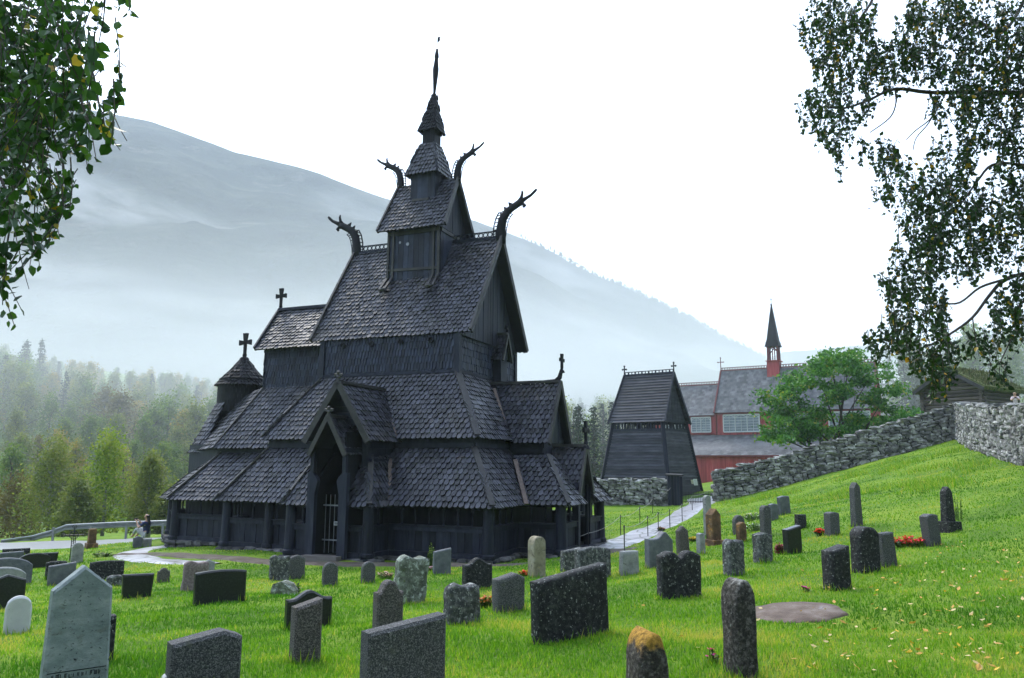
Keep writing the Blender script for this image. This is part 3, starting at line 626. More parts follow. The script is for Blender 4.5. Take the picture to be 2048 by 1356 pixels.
for k in range(12):
    a0, a1_ = R(95 + k * 170 / 12), R(95 + (k + 1) * 170 / 12); p, q = ptc(a0, 1.72, -.9), ptc(a1_, 1.72, -.9); mb.prism([p, q, q + Vector((0, 0, 1.7)), p + Vector((0, 0, 1.7))], (1, 0, 0), .05)
CB(mb, 'apse_wall', M_WOOD)
# --- south porch
PU = .2
def gable_roof(name, u0, u1, half, ze, zr, axis='v', c=0, barge=None, sw=.19, sh=.2, m_=None, bw=.2, fronts=(0,)):
    """ridge along the given axis between u0 (front) and u1"""
    def Q(s_, off, z): return L(c + off, s_, z) if axis == 'v' else L(s_, c + off, z)
    f = [[Q(u0, half, ze), Q(u1, half, ze), Q(u1, 0, zr), Q(u0, 0, zr)], [Q(u1, -half, ze), Q(u0, -half, ze), Q(u0, 0, zr), Q(u1, 0, zr)]]
    if axis == 'u': f = [[q[1], q[0], q[3], q[2]] for q in f]
    if (u1 < u0): f = [[q[1], q[0], q[3], q[2]] for q in f]
    mb = MB()
    for q in f: shingles(mb, q, sw=sw, sh=sh)
    o = CB(mb, name, m_ or M_SHING)
    e = -.05 if u0 < u1 else .05
    for sv in (-1, 1):
        mb = MB(); mb.beam(Q(u0 + e, sv * (half + .05), ze - .08), Q(u0 + e, 0, zr + .06), .08, bw, up=(0, 0, 1)); mb.build('barge_board', M_BOARD, o)
    mb = MB(); mb.beam(Q(u0 + e, 0, zr + .08), Q(u1, 0, zr + .08), .2, .1); mb.build('ridge_board', M_BOARD, o)
    return o, Q
po, Q = gable_roof('porch_roof', -6.0, -3.2, 1.17, .76, 2.55, 'v', PU)
hipboard(po, L(PU + 1.2, -4.12, .78), L(PU + .15, -3.45, 2.1), .13, .05, M_FLASH, .1, 'valley_board')
def finial(p, h_=.35, parent=None, along=(1, 0, 0)):
    mb = MB(); p = Vector(p); a = Vector(along)
    mb.lathe(p, [(.06, 0), (.05, h_ * .4), (.08, h_ * .45), (.04, h_ * .6), (.07, h_ * .85), (.02, h_)], 8)
    for s_ in (-1, 1): mb.lump(p + a * s_ * .1 + Vector((0, 0, h_ * .62)), (.14, .08, .12), None, 3)
    return mb.build('finial', M_BOARD, parent or church)
finial(L(PU, -6.03, 2.6), .42, po)
mb = MB()                                           # porch box under the gable
wallbox(mb, [(PU - .92, -3.9), (PU - .92, -5.55), (PU - .72, -5.6)], -.1, 1.2); wallbox(mb, [(PU + .72, -5.6), (PU + .92, -5.55), (PU + .92, -3.9)], -.1, 1.2)
mb.beam(L(PU + .95, -5.55, .6), L(PU + .95, -3.95, .6), .1, .2); mb.beam(L(PU + .95, -5.55, .12), L(PU + .95, -3.95, .12), .1, .1)
for j in range(6):                                  # boarding inside the gable
    zz = 1.35 + j * .2; hw = max(.05, 1.1 * (2.45 - zz) / 1.75); mb.box(L(PU, -5.55 - .015 * (j % 2), zz), (hw * 2, .05, .19))
CB(mb, 'porch_wall', M_WOOD)
ho, Q = gable_roof('door_hood', -6.45, -5.5, .64, .33, 1.43, 'v', PU, sw=.16, bw=.15)
finial(L(PU, -6.48, 1.48), .34, ho)
wl = [[(-1.62, -6.25, -1.29), (-.42, -6.25, -1.29), (-.42, -5.3, .22), (-1.0, -5.3, .22)], [(.84, -6.25, -1.29), (1.66, -6.25, -1.29), (1.08, -5.3, .22), (.84, -5.3, .22)],
      [(1.66, -6.25, -1.29), (1.66, -4.6, -1.29), (1.08, -4.0, .3), (1.08, -5.3, .22)], [(-1.62, -4.6, -1.29), (-1.62, -6.25, -1.29), (-1.0, -5.3, .22), (-1.0, -4.0, .3)]]
roofpart('porch_lower_roof', wl, [((-1.62, -6.25, -1.29), (-1.0, -5.3, .22), .16), ((1.66, -6.25, -1.29), (1.08, -5.3, .22), .18), ((1.72, -5.16, -1.36), (1.2, -4.3, .1), .13, .05, M_FLASH)])
mb = MB(); jz = CZ + .12                            # door frame: thick jambs with waisted shoulders, slim upper posts, sill step
for s_ in (-1, 1):
    x0 = PU + s_ * .58
    mb.prism([L(PU + s_ * x, -6.42, z) for x, z in ((.74, CZ + .05), (.45, CZ + .05), (.45, -.95), (.36, -.55), (.42, -.42), (.55, -.30), (.62, -.28), (.74, -.28))], (0, 1, 0), .16)
    mb.beam(L(PU + s_ * .60, -6.34, -.3), L(PU + s_ * .60, -6.34, .5), .13, .13, up=(0, 1, 0))
    mb.beam(L(PU + s_ * .62, -6.4, .42), L(PU + s_ * .62, -5.5, .42), .16, .14)
CB(mb, 'door_frame', M_WOOD)
mb = MB(); mb.box(L(PU, -6.45, CZ + .02), (1.3, .5, .24)); CB(mb, 'door_step', mat('worn_step', [(.10, .085, .08), (.17, .15, .14)], 3, rough=.6, stretch=(.4, 3, 3)))
mb = MB(); wallbox(mb, [(PU - .55, -4.0), (PU - .55, -6.3)], CZ, 1.0); wallbox(mb, [(PU + .6, -6.3), (PU + .6, -4.0)], CZ, 1.0); mb.beam(L(PU - .5, -6.1, -.4), L(PU - .28, -5.6, .35), .07, .07); CB(mb, 'porch_passage', M_BLACK)
mb = MB()
for j in range(6): mb.tube([L(PU - .4 + j * .17, -5.85, CZ + .15), L(PU - .4 + j * .17, -5.85, -.98)], .013, 6)
for z in (CZ + .55, CZ + 1.63): mb.beam(L(PU - .5, -5.85, z), L(PU + .55, -5.85, z), .03, .045)
gt = CB(mb, 'door_gate', M_BARS)
mb = MB(); mb.box(L(PU + .1, -5.88, CZ + 1.07), (.3, .015, .13)); pl = mb.build('notice_plate', mat('grey_plate', [(.35, .36, .38), (.45, .46, .48)], 5, rough=.5), gt)
mb = MB()
for i in range(9): mb.box(L(PU - .01 + i * .027, -5.89, CZ + 1.075), (.012, .006, .05 + .02 * (i % 3)))
mb.build('notice_text', M_BLACK, pl)
# --- west porch
wo, Q = gable_roof('west_porch_roof', 5.75, 2.9, 1.22, .8, 2.98, 'u', 0)
mb = MB(); mb.tube([L(5.2, 0, 3.05), L(5.6, 0, 3.06), L(5.76, 0, 3.2), L(5.84, 0, 3.5)], [.08, .1, .09, .06], 8); mb.build('ridge_curl', M_BLACK, wo)
cross_part(L(5.85, 0, 3.4), .68, (0, 1, 0), wo)
hipboard(wo, L(4.3, -1.28, .78), L(3.2, -.2, 2.75), .12, .05, M_FLASH, .1, 'valley_board')
CB(gable_wall(5.55, 1.1, .8, 2.8), 'west_porch_gable', M_WOOD)
mb = MB(); wallbox(mb, [(4.0, -1.0), (5.5, -1.0), (5.5, 1.0), (4.0, 1.0)], -.1, 1.0); mb.beam(L(4.0, -1.05, .5), L(5.5, -1.05, .5), .1, .16); CB(mb, 'west_porch_wall', M_WOOD)
lo, Q = gable_roof('west_door_hood', 6.72, 5.0, .9, -1.2, .62, 'u', 0, bw=.18)
cross_part(L(6.75, 0, .6), .98, (0, 1, 0), lo)
wl = [[(5.4, -2.62, -1.29), (6.95, -2.62, -1.29), (5.75, -1.25, .3), (4.5, -1.25, .3)], [(6.95, -2.62, -1.29), (6.95, -.8, -1.29), (5.75, -.8, .3), (5.75, -1.25, .3)],
      [(6.95, .8, -1.29), (6.95, 2.62, -1.29), (5.75, 1.25, .3), (5.75, .8, .3)], [(6.95, 2.62, -1.29), (5.4, 2.62, -1.29), (4.5, 1.25, .3), (5.75, 1.25, .3)]]
roofpart('west_lower_roof', wl, [((6.95, -2.62, -1.29), (5.75, -1.25, .3), .16), ((6.95, 2.62, -1.29), (5.75, 1.25, .3), .16), ((5.5, -2.72, -1.36), (4.6, -1.5, .1), .15, .05, M_FLASH)])
mb = MB()
for s_ in (-1, 1): mb.beam(L(6.6, s_ * .72, CZ), L(6.6, s_ * .72, -.6), .2, .16, up=(0, 1, 0)); mb.beam(L(6.62, s_ * .5, CZ), L(6.62, s_ * .5, -.7), .08, .08, up=(0, 1, 0))
mb.box(L(6.7, 0, CZ + .02), (.4, 1.2, .2)); CB(mb, 'west_door_frame', M_WOOD)
mb = MB(); mb.prism([L(6.55, v, z) for v, z in ((-.85, -1.15), (.85, -1.15), (0, .5))], (-1, 0, 0), .06); CB(mb, 'west_door_gable', M_BLACK)
# --- little gabled hood on the west nave wall
do, Q = gable_roof('west_dormer_roof', 3.35, 2.86, .42, 4.05, 5.0, 'u', .65, sw=.13, sh=.17, bw=.1)
mb = MB(); mb.box(L(3.05, .65, 3.7), (.4, .6, 1.0)); mb.prism([L(3.28, v, z) for v, z in ((.32, 4.1), (.98, 4.1), (.65, 4.85))], (-1, 0, 0), .06); CB(mb, 'west_dormer_wall', M_WOOD)
cross_part(L(3.36, .65, 5.0), .42, (0, 1, 0), do)
# ---------------------------------------------------------------- dry stone walls
def stone_wall(label, pts, hts, thick=.7, seed=0):
    P = [Vector((x, y, 0)) for x, y in pts]; o0 = Vector((P[0].x, P[0].y, H(P[0].x, P[0].y)))
    root = thing('dry_stone_wall', label, 'stone wall', o0, group='dry stone walls round the churchyard')
    mb = MB(); core = MB(); k = seed * 1000
    for i in range(len(P) - 1):
        a, b = P[i], P[i + 1]; l = (b - a).length; d = (b - a) / l; o = Vector((-d.y, d.x, 0)); ang = math.atan2(d.y, d.x)
        h0, h1 = hts[i], hts[i + 1]
        n_ = max(2, int(l / 1.0))
        for j in range(n_):
            q0, q1 = a + d * (l * j / n_), a + d * (l * (j + 1) / n_)
            z0, z1 = H(q0.x, q0.y), H(q1.x, q1.y); ha, hb = h0 + (h1 - h0) * j / n_, h0 + (h1 - h0) * (j + 1) / n_
            v_ = [(q0 + o * s_ * (thick / 2 - .16)) + Vector((0, 0, zz)) for zz, s_ in ((z0 - .3, -1), (z0 - .3, 1), (z0 + ha - .15, 1), (z0 + ha - .15, -1))] + [(q1 + o * s_ * (thick / 2 - .16)) + Vector((0, 0, zz)) for zz, s_ in ((z1 - .3, -1), (z1 - .3, 1), (z1 + hb - .15, 1), (z1 + hb - .15, -1))]
            core.add(v_, [(0, 1, 2, 3), (7, 6, 5, 4), (0, 3, 7, 4), (1, 5, 6, 2), (3, 2, 6, 7), (1, 0, 4, 5)])
        for side in (-1, 1):
            frac = 0.0; hm = max(h0, h1)
            zz = 0.0
            while zz < hm - .05:
                ch = rng.uniform(.13, .27); x = rng.uniform(-.3, 0)
                while x < l:
                    s_ = rng.uniform(.22, .68); t = min(1, max(0, (x + s_ / 2) / l)); hh = h0 + (h1 - h0) * t
                    q = a + d * min(max(x + s_ / 2, 0), l) + o * side * (thick / 2 - .2 - zz * .04 + rng.uniform(-.04, .04)); k += 1
                    if zz < hh - .08:
                        c_ = min(ch, hh - zz + .05) * rng.uniform(.85, 1.25)
                        M_ = Matrix.Rotation(ang + rng.uniform(-.25, .25), 3, 'Z') @ Matrix.Rotation(rng.uniform(-.12, .12) + math.atan2(H((a + d * min(l, x + s_)).x, (a + d * min(l, x + s_)).y) - H((a + d * max(0, x)).x, (a + d * max(0, x)).y), s_) * .8, 3, 'Y').inverted()
                        mb.lump((q.x, q.y, H(q.x, q.y) + zz + c_ / 2 - .04), (s_ * 1.06, .42, c_ * 1.08), M_, k, rough=.22, pw=.5)
                    x += s_
                zz += ch * .93
        x = 0
        while x < l:                                  # coping of bigger flat stones
            s_ = rng.uniform(.35, .8); t = min(1, (x + s_ / 2) / l); q = a + d * min(x + s_ / 2, l); k += 1
            mb.lump((q.x + rng.uniform(-.05, .05), q.y + rng.uniform(-.05, .05), H(q.x, q.y) + h0 + (h1 - h0) * t + rng.uniform(-.06, .05)), (s_ * 1.05, thick * rng.uniform(.8, 1.05), rng.uniform(.14, .24)), Matrix.Rotation(ang + rng.uniform(-.2, .2), 3, 'Z'), k, rough=.25, pw=.5)
            x += s_ * .9
    mb.build('wall_stones', M_WALLSTONE, root, off=o0); core.build('wall_core', M_CORE, root, off=o0)
    return root
stone_wall('grey dry stone wall climbing the bank from the iron gate to the corner', [(12.75, 49.7), (17, 49.2), (21.5, 48.3), (26.7, 47)], [1.85, 1.8, 1.9, 2.0], seed=1)
stone_wall('grey dry stone wall running down toward the viewer at the right edge', [(26.9, 47), (23.2, 39.5), (18.6, 28.2), (15.4, 20.5), (14.6, 14)], [2.05, 2.1, 2.1, 2.0, 1.8], seed=2)
stone_wall('low dry stone wall in front of the bell tower, left of the gate post', [(9.75, 49.9), (7, 50.6), (2, 51.2), (-4, 51.5)], [1.6, 1.55, 1.5, 1.4], seed=3)
# ---------------------------------------------------------------- gate, post, rope fence
gp = Vector((10.2, 49.55, H(10.2, 49.55))); t = thing('gate_post', 'thick weathered wooden gate post at the end of the low wall', 'gate post', gp)
mb = MB()
for j in range(5): mb.box((-.36 + j * .18, 0, .9 + .05 * math.sin(j)), (.165, .42, 1.9 - .05 * abs(j - 2)))
mb.build('post_boards', M_WOOD, t); mb = MB(); mb.prism([(-.5, -.3, 1.82), (.5, -.3, 1.78), (.5, .3, 1.84), (-.5, .3, 1.88)], (0, 0, 1), .08); mb.build('post_cap', M_BOARD, t)
t = thing('iron_gate', 'low black iron picket gate closing the path at the stone wall', 'gate', (10.75, 49.6, H(11.5, 49.6)), R(2))
mb = MB()
for j in range(18): mb.tube([(j * .105, 0, .04), (j * .105, 0, .72), (j * .105, 0, .8)], [.014, .014, .004], 6)
mb.build('picket', M_IRON, t).name = 'pickets'; mb = MB(); mb.beam((0, 0, .14), (1.8, 0, .14), .03, .05); mb.beam((0, 0, .6), (1.8, 0, .6), .03, .05); mb.build('gate_rails', M_IRON, t)
M_ROPE = mat('rope', [(.22, .21, .2), (.36, .34, .32)], 12, rough=.9, bump=.4, bscale=60)
def stake(b, h_, label):
    o0 = Vector(b); mb = MB(); mb.tube([(0, 0, -.1), (0, 0, h_), (0, 0, h_ + .02)], [.018, .018, .008], 7); mb.lathe((0, 0, h_ - .06), [(.02, 0), (.032, .01), (.032, .03), (.02, .04)], 8)
    o = mb.build('rope_stake', M_IRON, None, o0); tag(o, label, 'fence post', 'rope fence along the path'); return o0 + Vector((0, 0, h_ - .04))
LS = [(1241.4, 1070), (1280, 1049), (1305.6, 1027)]; RS = [(1249, 1104), (1296, 1074), (1317, 1064), (1340, 1058), (1364.6, 1043), (1384.7, 1022)]
def fence(tops, label, sag=.12):
    mb = MB()
    for a, b in zip(tops[:-1], tops[1:]):
        mb.tube([a.lerp(b, i / 8) - Vector((0, 0, sag * 4 * (i / 8) * (1 - i / 8))) for i in range(9)], .009, 6)
    o = mb.build('rope', M_ROPE, None, tops[0], off=tops[0]); tag(o, label, 'rope', 'rope fence along the path')
tl = [stake(ground_hit(*p), .8, f'thin iron stake on the wall side of the slate path, {n} from the church') for p, n in zip(LS, ('first', 'second', 'third'))]
tr_ = [stake(ground_hit(*p), .8, f'thin iron stake on the graveyard side of the slate path, {n}') for p, n in zip(RS, ('nearest the church', 'second from the church', 'third from the church', 'third from the gate', 'second from the gate', 'nearest the gate'))]
wp = ground_hit(1177, 1100); wpt = stake(wp, .62, 'thin iron stake beside the church west door where the white rope peaks')
w2 = ground_hit(1062, 1118); w2t = stake(w2, .55, 'thin iron stake at the church corner behind the round topped pale gravestone')
fence([tl[0], tl[1], tl[2], Vector((9.9, 49.3, H(9.9, 49.3) + 1.1))], 'sagging rope on the wall side of the slate path')
fence(tr_ + [Vector((12.7, 49.3, H(12.7, 49.3) + .95))], 'sagging rope on the graveyard side of the slate path')
fence([w2t, wpt, tl[0]], 'pale rope strung past the west door of the church')
# ---------------------------------------------------------------- bell tower
TT = .64; bt = thing('bell_tower', 'dark boarded wooden bell tower with sloping sides behind the low wall', 'bell tower', (10.15, 57.6, -2.6), -TT)
M_CLAP = mat('dark_clapboard', [(.022, .024, .032), (.042, .044, .055), (.07, .072, .084)], 1.5, rough=.65, bump=.5, bscale=10, rnd=.4, spec=.25, stretch=(.6, .6, 3))
def clap(mb, q, n_, lap=.085, t=.03):
    A, B, C, D = [Vector(p) for p in q]; nrm = (B - A).cross(D - A).normalized()
    for i in range(n_):
        f0, f1 = i / n_, (i + 1.12) / n_
        a, b = A.lerp(D, f0), B.lerp(C, f0); c, d = B.lerp(C, min(1, f1)), A.lerp(D, min(1, f1))
        mb.add([a + nrm * lap, b + nrm * lap, c + nrm * .004, d + nrm * .004, a, b], [(0, 1, 2, 3), (4, 5, 1, 0)])
def sqp(h_, z): return [Vector((-h_, -h_, z)), Vector((h_, -h_, z)), Vector((h_, h_, z)), Vector((-h_, h_, z))]
q0, q1 = sqp(2.8, 0), sqp(2.0, 5.1)
for nm, i in (('front_wall', 0), ('side_wall', 1), ('rear_wall', 2), ('side_wall', 3)):
    mb = MB(); clap(mb, [q0[i], q0[(i + 1) % 4], q1[(i + 1) % 4], q1[i]], 26); mb.build(nm, M_CLAP, bt)
q2 = sqp(1.95, 5.75)
mb = MB()
for i in range(4): mb.beam(q0[i], q2[i], .24, .24, up=(q0[i].x, q0[i].y, 0)); mb.beam(q1[i], q1[(i + 1) % 4], .16, .16); mb.beam(q2[i], q2[(i + 1) % 4], .18, .2)
mb.build('corner_frame', M_WOOD, bt)
mb = MB()
for i in range(4):
    a, b = sqp(1.97, 5.1)[i], sqp(1.97, 5.1)[(i + 1) % 4]; c, d = sqp(1.93, 5.75)[i], sqp(1.93, 5.75)[(i + 1) % 4]
    for j in range(15):
        f = (j + .5) / 15
        if rng.random() < .85: mb.beam(a.lerp(b, f), c.lerp(d, min(1, f + rng.uniform(.0, .035))), .05, .11 * rng.uniform(.7, 1.2), up=(b - a))
mb.build('louvre_slats', M_WOOD, bt)
mb = MB(); mb.lathe((0, 0, 5.0), [(.45, 0), (.42, .1), (.3, .35), (.26, .6), (.1, .72)], 16); mb.beam((-1.9, 0, 5.78), (1.9, 0, 5.78), .14, .14); mb.build('bell', M_IRON, bt)
RT = 9.25
mb = MB(); clap(mb, [(-2.25, -2.12, 5.62), (2.25, -2.12, 5.62), (2.0, 0, RT), (-2.0, 0, RT)], 17, .06); clap(mb, [(2.25, 2.12, 5.62), (-2.25, 2.12, 5.62), (-2.0, 0, RT), (2.0, 0, RT)], 17, .06); mb.build('roof', M_CLAP, bt)
for s_ in (-1, 1):
    mb = MB(); mb.prism([(s_ * 1.98, -1.95, 5.65), (s_ * 1.98, 1.95, 5.65), (s_ * 1.85, 0, RT - .15)], (-s_, 0, 0), .06)
    for j in range(16): mb.beam((s_ * (2.0 - .0), -1.85 + j * .25, 5.66), (s_ * 1.9, (-1.85 + j * .25) * .99, max(5.75, RT - .1 - abs(-1.85 + j * .25) / 1.95 * 3.5)), .03, .05, up=(0, 1, 0))
    mb.build('gable', M_CLAP, bt)
    for v_ in (-1, 1):
        mb = MB(); mb.beam((s_ * 2.27, v_ * 2.16, 5.6), (s_ * 2.03, 0, RT + .06), .07, .2, up=(0, v_, .6)); mb.build('barge_board', M_WOOD, bt)
def gcross(p, h_, parent, along=(1, 0, 0), m_=None, name='cross'):
    mb = MB(); p = Vector(p); a = Vector(along); mb.beam(p, p + Vector((0, 0, h_)), .07, .07, up=(0, 1, 0)); mb.beam(p + Vector((0, 0, h_ * .68)) - a * h_ * .2, p + Vector((0, 0, h_ * .68)) + a * h_ * .2, .07, .07)
    for q in (p + Vector((0, 0, h_)), p + Vector((0, 0, h_ * .68)) - a * h_ * .2, p + Vector((0, 0, h_ * .68)) + a * h_ * .2): mb.lump(q, (.13, .1, .13), None, 2)
    return mb.build(name, m_ or M_BLACK, parent)
for s_ in (-1, 1): gcross((s_ * 2.02, 0, RT), .75, bt)
mb = MB(); mb.beam((-2, 0, RT + .06), (2, 0, RT + .06), .12, .1); mb.beam((-2, 0, RT + .27), (2, 0, RT + .27), .08, .05)
for j in range(15): mb.beam((-1.95 + j * .28, 0, RT + .06), (-1.95 + j * .28, 0, RT + .27), .06, .1 if j % 2 else .05, up=(1, 0, 0))
mb.build('ridge_crest', M_WOOD, bt)
mb = MB(); mb.box((.35, -2.55, .75), (1.1, .12, 1.1)); mb.box((.35, -2.65, 1.34), (1.35, .2, .08)); mb.build('hatch', M_WOOD, bt)
mb = MB(); mb.beam((2.72, 1.7, 1.2), (2.65, 1.7, 1.65), .03, .62, up=(0, 1, 0)); nb = mb.build('notice_board', mat('white_board', [(.72, .72, .74), (.8, .8, .82)], 4, rough=.5, bump=0), bt)
mb = MB()
for j in range(5): mb.beam((2.74 - j * .012, 1.45, 1.28 + j * .075), (2.74 - j * .012, 1.87 + .08 * (j % 2), 1.28 + j * .075), .012, .014)
mb.build('notice_text', M_IRON, nb)
mb = MB(); mb.beam((2.73, 1.1, 1.3), (2.68, 1.1, 1.6), .03, .36, up=(0, 1, 0)); mb.build('small_sign', mat('pale_sign', [(.42, .38, .2), (.5, .5, .42)], 9, rough=.5, bump=0), bt)
# ---------------------------------------------------------------- red new church
TR = .55; NX, NY = 22.9, 85.0
rc = thing('red_church', 'red timber church with grey slate roofs and a slim ridge spire', 'church', (NX, NY, -2.4), -TR)
M_RED = mat('red_paint', [(.22, .03, .036), (.32, .05, .055), (.40, .08, .08)], 1.2, rough=.7, bump=.35, bscale=8, rnd=.2, stretch=(4, 4, .4))
M_REDT = mat('dark_red_trim', [(.11, .018, .022), (.16, .03, .032)], 3, rough=.6, bump=.2, bscale=10)
M_SLATE = mat('grey_slate_roof', [(.07, .07, .078), (.115, .115, .122), (.17, .167, .17)], 1.3, rough=.55, bump=.5, bscale=7, rnd=.35)
M_GLASS = mat('window_glass', [(.10, .13, .16), (.22, .26, .3)], 1.3, rough=.12, bump=0, spec=.6)
M_WHITE = mat('white_window_paint', [(.42, .43, .44), (.52, .53, .54)], 4, rough=.5, bump=0)
b0 = 2.4
def slate(mb, q, n=None):
    A, B, C, D = [Vector(p) for p in q]; l = ((C + D) / 2 - (A + B) / 2).length; rows = int(l / .3); wd = (B - A).length
    nrm = (B - A).cross(D - A).normalized()
    for i in range(rows):
        f0, f1 = i / rows, (i + 1.2) / rows; cols_ = max(1, int(wd / .34)); off = .5 * (i % 2) / cols_
        for j in range(cols_ + 1):
            g0, g1 = max(0, min(1, (j - .0) / cols_ - off)), max(0, min(1, (j + .97) / cols_ - off))
            if g1 - g0 < 1e-4: continue
            a, b = A.lerp(D, f0), B.lerp(C, f0); c, d = B.lerp(C, min(1, f1)), A.lerp(D, min(1, f1)); li = nrm * (.03 + rng.random() * .015)
            mb.add([a.lerp(b, g0) + li, a.lerp(b, g1) + li, d.lerp(c, g1) + nrm * .004, d.lerp(c, g0) + nrm * .004], [(0, 1, 2, 3)])
    mb.add([A, B, C, D], [(0, 1, 2, 3)])
def gable_house(parent, u0, u1, hw, ze, zr, tag_):
    mb = MB(); slate(mb, [(u0, -hw, ze), (u1, -hw, ze), (u1, 0, zr), (u0, 0, zr)]); slate(mb, [(u1, hw, ze), (u0, hw, ze), (u0, 0, zr), (u1, 0, zr)]); o = mb.build(tag_ + '_roof', M_SLATE, parent)
    for u in (u0, u1):
        mb = MB()
        for s_ in (-1, 1): mb.beam((u, s_ * (hw + .05), ze), (u, 0, zr + .06), .14, .22, up=(0, s_, .5))
        mb.build('barge_board', M_REDT, o)
    mb = MB(); mb.beam((u0, 0, zr + .08), (u1, 0, zr + .08), .16, .12); mb.beam((u0, 0, zr + .38), (u1, 0, zr + .38), .08, .05); n_ = int((u1 - u0) / .28)
    for j in range(n_):
        x = u0 + (u1 - u0) * (j + .5) / n_; mb.beam((x - .1, 0, zr + .1), (x + .1, 0, zr + .38), .05, .05, up=(0, 1, 0)); mb.beam((x + .1, 0, zr + .1), (x - .1, 0, zr + .38), .05, .05, up=(0, 1, 0))
    mb.build('ridge_crest', M_REDT, o); return o
gable_house(rc, 0, 15.5, 3.0, 5.5 + b0, 10.2 + b0, 'nave'); gable_house(rc, -7.5, -.05, 2.5, 5.3 + b0, 8.75 + b0, 'choir')
gcross((0, 0, 10.2 + b0), 1.5, rc, m_=M_REDT); gcross((15.5, 0, 10.2 + b0), 1.3, rc, m_=M_REDT)
def boards(mb, a, b, z0, z1):
    a, b = Vector((*a, 0)), Vector((*b, 0)); l = (b - a).length; d = (b - a) / l; o = Vector((d.y, -d.x, 0)); n_ = int(l / .2)
    for j in range(n_):
        p = a + d * (l * (j + .5) / n_) + o * (.02 * (j % 2)); mb.box((p.x, p.y, (z0 + z1) / 2), (l / n_ - .01, .08, z1 - z0), Matrix.Rotation(math.atan2(d.y, d.x), 3, 'Z'), r=rng.random())
mb = MB(); boards(mb, (.2, -2.7), (15.3, -2.7), 3.2 + b0, 5.6 + b0); boards(mb, (0, 2.7), (0, -2.7), 3.2 + b0, 5.6 + b0); boards(mb, (15.3, -2.7), (15.3, 2.7), 0, 5.6 + b0)
for u in (0.05, 15.4): mb.prism([(u, -2.7, 5.55 + b0), (u, 2.7, 5.55 + b0), (u, 0, 9.9 + b0)], (1 if u < 1 else -1, 0, 0), .1)
mb.build('upper_wall', M_RED, rc)
mb = MB(); boards(mb, (-7.3, -2.25), (-.05, -2.25), 3.2 + b0, 5.4 + b0); boards(mb, (-7.3, 2.25), (-7.3, -2.25), 0, 5.4 + b0); mb.prism([(-7.3, -2.25, 5.35 + b0), (-7.3, 2.25, 5.35 + b0), (-7.3, 0, 8.5 + b0)], (1, 0, 0), .1); mb.build('choir_wall', M_RED, rc)
mb = MB(); slate(mb, [(-9.5, -6.0, 1.0 + b0), (16, -6.0, 1.0 + b0), (15.5, -2.7, 3.25 + b0), (-7.3, -2.4, 3.25 + b0)]); slate(mb, [(-9.5, 6, 1.0 + b0), (-9.5, -6.0, 1.0 + b0), (-7.3, -2.4, 3.25 + b0), (-7.3, 2.4, 3.25 + b0)]); slate(mb, [(16, 6, 1 + b0), (-9.5, 6, 1 + b0), (-7.3, 2.7, 3.25 + b0), (15.5, 2.7, 3.25 + b0)]); mb.build('aisle_roof', M_SLATE, rc)
mb = MB(); mb.beam((-9.5, -6.02, .98 + b0), (16, -6.02, .98 + b0), .1, .16); mb.beam((0, -2.8, 5.45 + b0), (15.5, -2.8, 5.45 + b0), .12, .2); mb.beam((-7.5, -2.35, 5.25 + b0), (0, -2.35, 5.25 + b0), .12, .2); mb.beam((-7.4, -2.5, 3.3 + b0), (15.5, -2.85, 3.3 + b0), .14, .14); mb.build('eaves_board', M_REDT, rc)
mb = MB(); boards(mb, (-9.2, -5.7), (15.6, -5.7), 0, 1.1 + b0); boards(mb, (-9.2, 5.7), (-9.2, -5.7), 0, 1.1 + b0); boards(mb, (15.6, -5.7), (15.6, 5.7), 0, 1.1 + b0); mb.build('aisle_wall', M_RED, rc)
def church_window(u0, u1, v, z0, z1, n_):
    mb = MB(); w_ = (u1 - u0) / n_
    for (p, q) in (((u0, v, z0), (u1, v, z0)), ((u0, v, z1), (u1, v, z1))): mb.beam(p, q, .1, .12)
    for j in range(n_ + 1): mb.beam((u0 + j * w_, v, z0), (u0 + j * w_, v, z1), .1, .11 if j in (0, n_) else .07, up=(1, 0, 0))
    for j in range(n_):
        for k in range(1, 6): mb.beam((u0 + j * w_, v, z0 + (z1 - z0) * k / 6), (u0 + (j + 1) * w_, v, z0 + (z1 - z0) * k / 6), .04, .035)
        mb.beam((u0 + (j + .5) * w_, v, z0), (u0 + (j + .5) * w_, v, z1), .04, .035, up=(1, 0, 0))
        arc = [Vector((u0 + (j + .5) * w_ + math.cos(a) * w_ * .5, v, z1 - .45 + math.sin(a) * .4)) for a in [math.pi * i / 8 for i in range(9)]]; mb.tube(arc, .03, 4)
    o = mb.build('window', M_WHITE, rc); mb = MB(); mb.box(((u0 + u1) / 2, v + .03, (z0 + z1) / 2), (u1 - u0, .02, z1 - z0)); mb.build('pane', M_GLASS, o)
for u in (.9, 6.1, 11.3): church_window(u, u + 3.7, -2.82, 3.5 + b0, 5.25 + b0, 3)
for u in (-2.7, -5.6): church_window(u, u + 2.1, -2.37, 3.55 + b0, 5.1 + b0, 2)
fl_o = bpy.data.objects.new('tmp', None)
